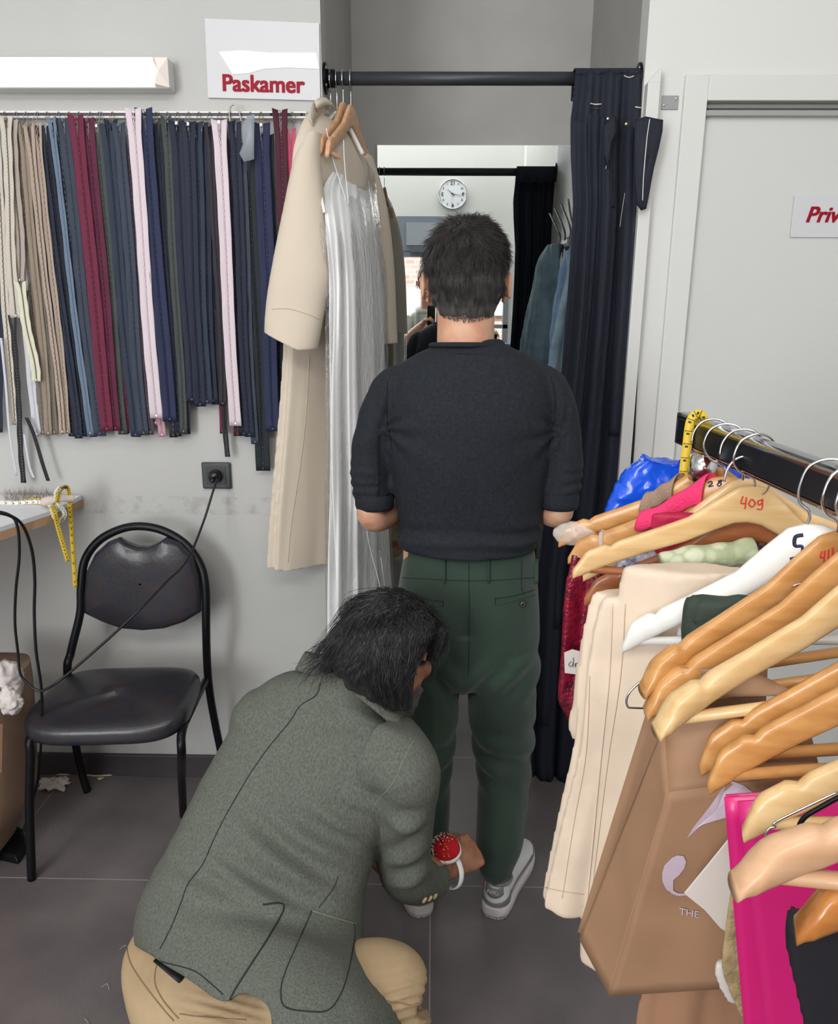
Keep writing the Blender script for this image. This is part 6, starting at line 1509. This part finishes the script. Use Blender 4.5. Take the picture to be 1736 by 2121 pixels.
scribble('409', [[(1539, 1028), (1535, 1042), (1546, 1042)], [(1546, 1030), (1543, 1054)], [(1556, 1034), (1551, 1044), (1558, 1050), (1564, 1042), (1558, 1034)], [(1578, 1036), (1570, 1038), (1572, 1046), (1579, 1040), (1579, 1034), (1578, 1054), (1568, 1054)]], m_redink, .0009)
scribble('28', [[(1466, 1000), (1472, 997), (1475, 1001), (1468, 1008), (1478, 1006)], [(1496, 994), (1488, 997), (1494, 1002), (1490, 1007), (1486, 1003), (1496, 996)]], m_ink, .0009)
scribble('white', [[(1664, 1108), (1648, 1112), (1647, 1130), (1662, 1132), (1658, 1150), (1637, 1158)]], m_ink, .0022)
scribble('411', [[(1702, 1142), (1699, 1154), (1707, 1154)], [(1708, 1140), (1706, 1164)], [(1716, 1138), (1715, 1162)], [(1725, 1134), (1724, 1160)]], m_redink, .0009)

# film round a tip, clear clip, wire hanger, black hanger
r, A, ax, up = hs_['plastic']
tipc = A+ax*.19+up*-.118
f_ = fuse('film_wrap', [MB().sphere(tipc, (.036, .0115, .021), 30, 20, (ax, ax.cross(up), (up+ax*-.25).normalized()))], mat('crinkled_film', (235, 225, 215), .08, alpha=.4, bump=1.0, bscale=90), r, .003, 1, lambda co, no: .002*nz(co, 110, 3))
r, A, ax, up = hs_['28']
c = A+ax*.165+up*-.105; MB().box(c, (.006, .018, .034), (ax, ax.cross(up), up)).build('clip', mat('clear_clip', (225, 225, 230), .1, alpha=.45), r, smooth=False, bevel=.002)
wr = empty('wire_hanger', tuple(atz(1320, 1440, 1.15)), 'thin silver wire hanger poking out left of the glossy hanger noses', 'hanger')
wy = lambda x, y: at(x, y, .73)
MB().tube(spline([wy(1700, 1205), wy(1640, 1215), wy(1600, 1255), wy(1560, 1290), wy(1450, 1350), wy(1345, 1402), wy(1312, 1425), wy(1299, 1445), wy(1300, 1462), wy(1316, 1466), wy(1420, 1468)], 60), .0013, 8).build('wire', m_chrome, wr)
wb = empty('wire_hanger', tuple(atz(1700, 1700, 1.1)), 'black plastic-coated wire hanger between the two nearest pale hangers', 'hanger')
wy = lambda x, y: at(x, y, .42)
MB().tube(spline([wy(1800, 1620), wy(1736, 1652), wy(1700, 1672), wy(1670, 1690), wy(1656, 1710), wy(1655, 1732)], 40), .0016, 8).build('wire', m_black, wb)
MB().tube(spline([wy(1588, 1752), wy(1586, 1730), wy(1594, 1716), wy(1606, 1712), wy(1612, 1700), wy(1736, 1640)], 40), .0008, 8).build('thin_hook', m_chrome, wb)
# yellow tape over the rail
ty = barp(b0_.y-.06)
mp = [ty+bn_*.012-Z_*.02, ty+Z_*.0035, ty-bn_*.0135-Z_*.004, ty-bn_*.016-Z_*.045, ty-bn_*.017-Z_*.085]
if (ty-bn_).x > ty.x: mp = [ty-bn_*.012-Z_*.02, ty+Z_*.0035, ty+bn_*.0135-Z_*.004, ty+bn_*.016-Z_*.045, ty+bn_*.017-Z_*.085]
measure('measuring_tape', 'yellow measuring tape looped over the far end of the rack rail', mp, .013, m_ty, ticks=9)

# ---------------------------------------------------------------- clothes and bags on the rack
def cloth_noise(amp, sc, st=(1, 1, 1), seed=0):
    return lambda co, no: amp*nz(co*np.array(st), sc, seed)
m_blue = mat('blue_plastic', (20, 82, 214), .22, bump=.5, bscale=40, spec=.7)
yb1 = hs_['plastic'][1].y; print('yb1', yb1)
bl = [pxloft([(944, 1330, 1348, yb1+.125), (956, 1314, 1420, yb1+.125), (975, 1296, 1480, yb1+.125), (1010, 1280, 1490, yb1+.125), (1050, 1262, 1530, yb1+.125), (1100, 1254, 1540, yb1+.125), (1150, 1246, 1530, yb1+.125), (1200, 1250, 1500, yb1+.125)], yb1, .03, 40, 30),
      pxloft([(932, 1446, 1496, yb1+.09), (944, 1416, 1528, yb1+.09), (964, 1400, 1548, yb1+.09), (990, 1420, 1545, yb1+.09), (1030, 1440, 1500, yb1+.09)], yb1, .028, 28, 16)]
def crk(co, no):
    return .010*nz(co, 16, 1)-.006*np.abs(nz(co*np.array((1, 1, .5)), 38, 4))+.004*np.abs(nz(co, 60, 9))
bo = fuse('plastic_bag', bl, m_blue, None, .0035, 1, crk); tag(bo, 'bright blue plastic bag hanging behind the hangers at the rack end', 'bag')
m_pk = mat('pink_webbing', (224, 52, 106), .8, bump=.9, bscale=300)
r, A, ax, up = hs_['28']; nn = ax.cross(up); nn = nn if nn.dot(FW) < 0 else -nn
def strap(name, label, key, u0, u1, m, w=.03):
    r, A, ax, up = hs_[key]; nn = ax.cross(up); nn = nn if nn.dot(FW) < 0 else -nn; g = []
    for i in range(13):
        a = -1.9+3.8*i/12; row = []
        for j in range(9):
            u = u0+(u1-u0)*j/8; zt, zb = lerprow([tuple(x) for x in UT], u/.215); zc = (zt+zb)/2; hh = (zt-zb)/2+.007
            row.append(A+ax*(u+.012*math.sin(a))+up*(zc+hh*math.cos(a)*1.0+.003*math.sin(j*1.7+i))+nn*((.012+.004*math.sin(j+i*.7))*math.sin(a)))
        g.append(row)
    return tag(MB().grid(g).build(name, m, None, solid=.002, subsurf=1), label, 'strap')
strap('strap', 'bright pink woven strap lying over the hanger marked 28', '28', .015, .105, m_pk)
strap('strap', 'taupe woven strap over the farthest wooden rack hanger', 'plastic', .04, .085, mat('taupe_webbing', (150, 126, 106), .85, bump=.9, bscale=300))
def hang(name, label, cat, rows, Y, depth, m, folds=5, famp=.12, noisea=.004, sc=14, vox=.005, e=2.0, bottom=None, seed=0, nseg=72):
    lo = pxloft(rows, Y, depth, nseg, 60, e, lambda u, t: famp*min(1, .35+t)*math.sin(2*PI*u*folds+seed+t*1.3)+famp*.4*math.sin(2*PI*u*(folds*2+1)+seed*2))
    o = fuse(name, [lo], m, None, vox, 2, cloth_noise(noisea, sc, (1, 1, .35), seed))
    return tag(o, label, cat)
m_crim = mat('crimson_snake', (150, 14, 48), .25, metal=.35, bump=1.0, bscale=160, vary=.5, vscale=60, kind='noise', col2=(84, 8, 34), coat=.4)
hang('metallic_dress', 'shiny crimson snakeskin garment hanging at the far end of the rack', 'garment', [(1110, 1215, 1500), (1150, 1188, 1480), (1250, 1176, 1420), (1350, 1168, 1380), (1440, 1161, 1340), (1470, 1172, 1330), (1500, 1190, 1320), (1545, 1200, 1300)], 1.085, .02, m_crim, 6, .15, .004, 30)
hang('fabric_bag', 'small crimson bag body showing below the pink strap between hangers', 'bag', [(1060, 1350, 1420), (1090, 1345, 1570), (1130, 1345, 1566), (1150, 1350, 1560)], .985, .012, mat('crimson_cloth', (176, 24, 66), .6, bump=.4, bscale=300), 3, .08)
m_flo = mat('floral_blue', (225, 225, 230), .8, vary=.5, vscale=75, col2=(38, 62, 128), kind='noise', bump=.2, bscale=300)
hang('floral_dress', 'blue and white floral garment between the hangers behind the beige trousers', 'garment', [(1068, 1560, 1640), (1090, 1440, 1650), (1120, 1320, 1640), (1150, 1290, 1620), (1190, 1262, 1600), (1240, 1248, 1560), (1400, 1245, 1500)], 1.0, .014, m_flo, 5, .1)
m_lace = mat('sage_lace', (196, 200, 172), .8, vary=.5, vscale=55, kind='voronoi', col2=(160, 168, 132), bump=.8, bscale=150)
q0, q1 = at(1372, 1172, .93), at(1562, 1138, .93)
lr_ = MB().tube(spline([q0, q0.lerp(q1, .3)+Z_*.003, q0.lerp(q1, .7)-Z_*.001, q1], 30), [.0165+.001*math.sin(i*.8) for i in range(30)], 24); tag(lr_.build('lace_garment', m_lace), 'rolled sage green lace garment lying over the worn reddish hanger', 'garment')
# beige trousers folded over the reddish hanger's bar
m_beige = mat('beige_trousers', (222, 202, 180), .75, bump=.15, bscale=500, vary=.05, vscale=12)
Yt = .90
tA = [(1232, 1236, 1445), (1246, 1228, 1446), (1300, 1214, 1430), (1400, 1200, 1412), (1500, 1194, 1396), (1560, 1188, 1384), (1640, 1170, 1362), (1740, 1147, 1330), (1860, 1121, 1290), (1876, 1124, 1286)]
tB = [(1176, 1312, 1560), (1190, 1304, 1560), (1240, 1296, 1550), (1320, 1290, 1520), (1500, 1270, 1470), (1700, 1240, 1400), (1900, 1214, 1330), (1984, 1209, 1300), (1990, 1212, 1290)]
hangT = fuse('trousers', [pxloft(tA, Yt, .022, 64, 60, 2.2, lambda u, t: .10*math.sin(2*PI*u*3+1)+.07*math.sin(2*PI*u*7+t*3)), pxloft(tB, Yt-.02, .024, 64, 60, 2.2, lambda u, t: .1*math.sin(2*PI*u*4+2))], m_beige, None, .0045, 2, cloth_noise(.004, 12, (1, 1, .3), 3))
tag(hangT, 'cream beige trousers folded over a hanger, hanging lowest left of the paper bag', 'trousers')
hb_ = bvh(hangT); m_bs = mat('beige_seam', (196, 170, 142), .8)
seam(hb_, [(1296, 1250), (1286, 1400), (1262, 1560), (1244, 1700), (1232, 1800), (1222, 1900)], .0006, 'side_seam', m_bs, hangT)
seam(hb_, [(1268, 1250), (1262, 1400), (1246, 1560), (1232, 1700), (1215, 1880)], .0012, 'pressed_crease', m_beige, hangT)
seam(hb_, [(1222, 1400), (1214, 1560), (1190, 1700), (1165, 1860)], .0005, 'crease_line', m_bs, hangT)
seam(hb_, [(1128, 1838), (1170, 1846), (1210, 1852)], .0005, 'hem_line', m_bs, hangT)
hang('cream_garment', 'cream folded garment bulging left beside the paper tag under the crimson one', 'garment', [(1230, 1236, 1300), (1300, 1212, 1290), (1400, 1192, 1280), (1460, 1186, 1270), (1500, 1178, 1260), (1530, 1186, 1250)], 1.02, .012, m_beige, 2, .06)
hang('green_garment', 'dark green crumpled garment beneath the white numbered hanger', 'garment', [(1228, 1470, 1660), (1245, 1432, 1650), (1290, 1424, 1600), (1330, 1420, 1560), (1500, 1440, 1560)], .80, .02, mat('dark_green_cloth', (44, 56, 46), .7, bump=.3, bscale=300), 5, .15, .006, 40)
hang('grey_garment', 'pale mauve grey garment hanging just left of the brown paper bag', 'garment', [(1180, 1560, 1760), (1215, 1500, 1740), (1240, 1470, 1700), (1280, 1420, 1600), (1340, 1396, 1560), (1600, 1330, 1500), (1800, 1262, 1420)], .83, .012, mat('mauve_grey', (196, 184, 182), .75, bump=.2, bscale=400), 4, .1)
tgp = [at(x, y, 1.055) for x, y in ((1169, 1352), (1186, 1345), (1204, 1350), (1204, 1398), (1170, 1394))]
tg = MB().prism(tgp, (0, .0008, 0)).build('paper_tag', mat('tag_paper', (214, 208, 202), .7), smooth=False); tag(tg, 'white paper note pinned to the crimson snakeskin garment', 'tag')
for st in ([(1184, 1370), (1178, 1376), (1182, 1381), (1187, 1374), (1188, 1362), (1187, 1382)], [(1191, 1374), (1192, 1382), (1193, 1375), (1198, 1373)]):
    MB().tube(spline([at(x, y, 1.0538) for x, y in st], 20), .0004, 5).build('handwriting', m_ink, tg)

# brown paper carrier bag
m_kraft = mat('kraft_paper', (152, 116, 88), .7, bump=.35, bscale=30, vary=.06, vscale=9)
pb_ = empty('paper_bag', tuple(at(1400, 1800, .62)), 'brown paper carrier bag with a lilac curl logo hanging on the rack', 'bag')
def quad(P, n=14, amp=.003, seed=0, inn=None):
    a, b, c, d = P; g = []
    for i in range(n+1):
        row = []
        for j in range(n+1):
            u, v = j/n, i/n; p = a.lerp(b, u).lerp(d.lerp(c, u), v); w = 16*u*(1-u)*v*(1-v)
            row.append(p+(Y_*-1)*(amp*noise.noise(p*18+Vector((seed, 0, 0)))*2*w))
        g.append(row)
    return g
Yf = .64
A1, A2 = at(1376, 1500, Yf+.035), at(1660, 1440, Yf-.02)         # top front edge
E1 = at(1385, 1640, Yf-.012)
B1, B2, B3 = at(1200, 1945, Yf+.06), at(1262, 2063, Yf+.01), at(1520, 2046, Yf-.03)
G1 = at(1372, 1690, Yf-.012)
side = MB().grid(quad([A1, E1, B2, B1], 16, .004, 2)); side.build('side_gusset', m_kraft, pb_, solid=.0008)
front = MB().grid(quad([E1, at(1700, 1600, Yf-.03), at(1560, 2044, Yf-.03), B2], 18, .004, 5)).grid(quad([A1, A2, at(1700, 1600, Yf-.03), E1], 8, .002, 1)); front.build('front_panel', m_kraft, pb_, solid=.0008)
MB().grid(quad([A1+Y_*.05, A2+Y_*.07, at(1560, 2000, Yf+.08), B1+Y_*.01], 14, .003, 8)).build('back_panel', m_kraft, pb_, solid=.0008)
MB().grid(quad([A1+Y_*.05, at(1410, 1382, Yf+.05), at(1560, 1390, Yf+.03), A2], 6, .001, 8)).build('top_flap', m_kraft, pb_, solid=.0008)
fbv = bvh(bpy.data.objects['front_panel'])
def decal(name, pts, m, n=60):
    P = [on(fbv, x, y, .0016) for x, y in pts]
    P = [p for p in P if p is not None]
    if len(P) < 3: return
    c = sum(P, Vector())/len(P); mb = MB(); mb.add([c]+P, [(0, i+1, (i+1) % len(P)+1) for i in range(len(P))]); return mb.build(name, m, pb_, smooth=False, solid=.0003)
m_lil = mat('lilac_print', (190, 172, 186), .6)
decal('logo_curl', [(1423, 1734), (1436, 1712), (1452, 1692), (1470, 1668), (1490, 1640), (1510, 1615), (1540, 1625), (1560, 1640), (1530, 1668), (1508, 1690), (1480, 1698), (1455, 1706), (1436, 1718)], m_lil)
decal('logo_drop', [(1392, 1774), (1404, 1769), (1416, 1771), (1421, 1782), (1417, 1796), (1406, 1810), (1396, 1818), (1388, 1830), (1388, 1841), (1394, 1848), (1380, 1840), (1372, 1824), (1371, 1806), (1376, 1790)], m_lil)
decal('logo_tail', [(1388, 1838), (1396, 1846), (1412, 1850), (1422, 1848), (1420, 1852), (1404, 1853), (1390, 1848)], m_lil)
d_ = ray(1406, 1890).normalized(); hh = fbv.ray_cast(EYE, d_)
if hh[0]:
    n_ = hh[1] if hh[1].dot(d_) < 0 else -hh[1]; ax_ = (RT-n_*RT.dot(n_)).normalized(); up_ = n_.cross(ax_)
    text('lettering', 'THE', tuple(hh[0]+n_*.0022), ax_, up_, .0105, m_lil, pb_, .0003, align='LEFT')
seam(bvh(bpy.data.objects['side_gusset']), [(1372, 1690), (1358, 1800), (1345, 1880), (1320, 1960), (1290, 2050)], .0006, 'paper_fold', mat('fold_dark', (140, 104, 76), .8), pb_)
wp = [at(x, y, .595) for x, y in ((1419, 1852), (1470, 1790), (1512, 1738), (1540, 1760), (1530, 1860), (1504, 1930), (1492, 1922), (1460, 1885))]
tag(MB().prism(wp, (0.0, .002, 0)).build('paper_sheet', mat('paper_white', (216, 208, 200), .7), smooth=False), 'folded white paper sheet sticking out beside the brown bag lettering', 'paper')
m_kh = mat('khaki_lace', (176, 154, 112), .8, bump=1.0, bscale=200, vary=.2, vscale=60)
hang('khaki_garment', 'khaki lace-edged garment hanging left of the magenta bag', 'garment', [(1690, 1560, 1690), (1760, 1540, 1660), (1850, 1512, 1640), (1920, 1500, 1640), (2000, 1494, 1640), (2050, 1510, 1640), (2110, 1536, 1640), (2200, 1560, 1660)], .583, .006, m_kh, 4, .1, .002, 30, .0035)
hang('white_garment', 'sliver of white cloth below the brown bag beside the khaki lace', 'garment', [(1992, 1484, 1520), (2010, 1480, 1540), (2040, 1492, 1560), (2075, 1510, 1570)], .597, .005, m_cl, 2, .1, .002, 30, .003)
hang('brown_trousers', 'tan brown trousers showing below the paper bag at the bottom', 'trousers', [(1700, 1420, 1600), (1900, 1370, 1580), (2050, 1332, 1560), (2121, 1326, 1560), (2300, 1310, 1560)], .68, .022, mat('tan_cloth', (158, 118, 90), .75, bump=.2, bscale=400), 6, .14)
# magenta bag and black garment
m_mag = mat('magenta_paper', (205, 24, 112), .4, coat=.2)
mgb = empty('gift_bag', tuple(at(1600, 1800, .40)), 'magenta carrier bag with a folded edge under the nearest hangers', 'bag')
MB().grid(quad([at(1500, 1652, .56), at(1850, 1630, .53), at(1850, 2300, .53), at(1556, 2300, .56)], 14, .001, 3)).build('front_panel', m_mag, mgb, solid=.0012)
MB().grid(quad([at(1503, 1646, .572), at(1850, 1622, .545), at(1850, 2250, .545), at(1556, 2250, .572)], 10, .001, 5)).build('back_panel', m_mag, mgb, solid=.0012)
MB().grid(quad([at(1528, 1660, .5555), at(1860, 1636, .524), at(1880, 2310, .524), at(1604, 2310, .5555)], 10, .001, 7)).build('folded_layer', m_mag, mgb, solid=.0012)
m_blk = mat('black_satin', (28, 27, 33), .6, bump=.2, bscale=300)
hang('black_garment', 'black garment hanging at the bottom right corner in front of magenta', 'garment', [(1902, 1630, 1720), (1912, 1626, 1900), (1940, 1628, 1920), (2000, 1640, 1940), (2121, 1668, 1960), (2300, 1700, 2000)], .41, .012, m_blk, 4, .06, .002, 20, .004)
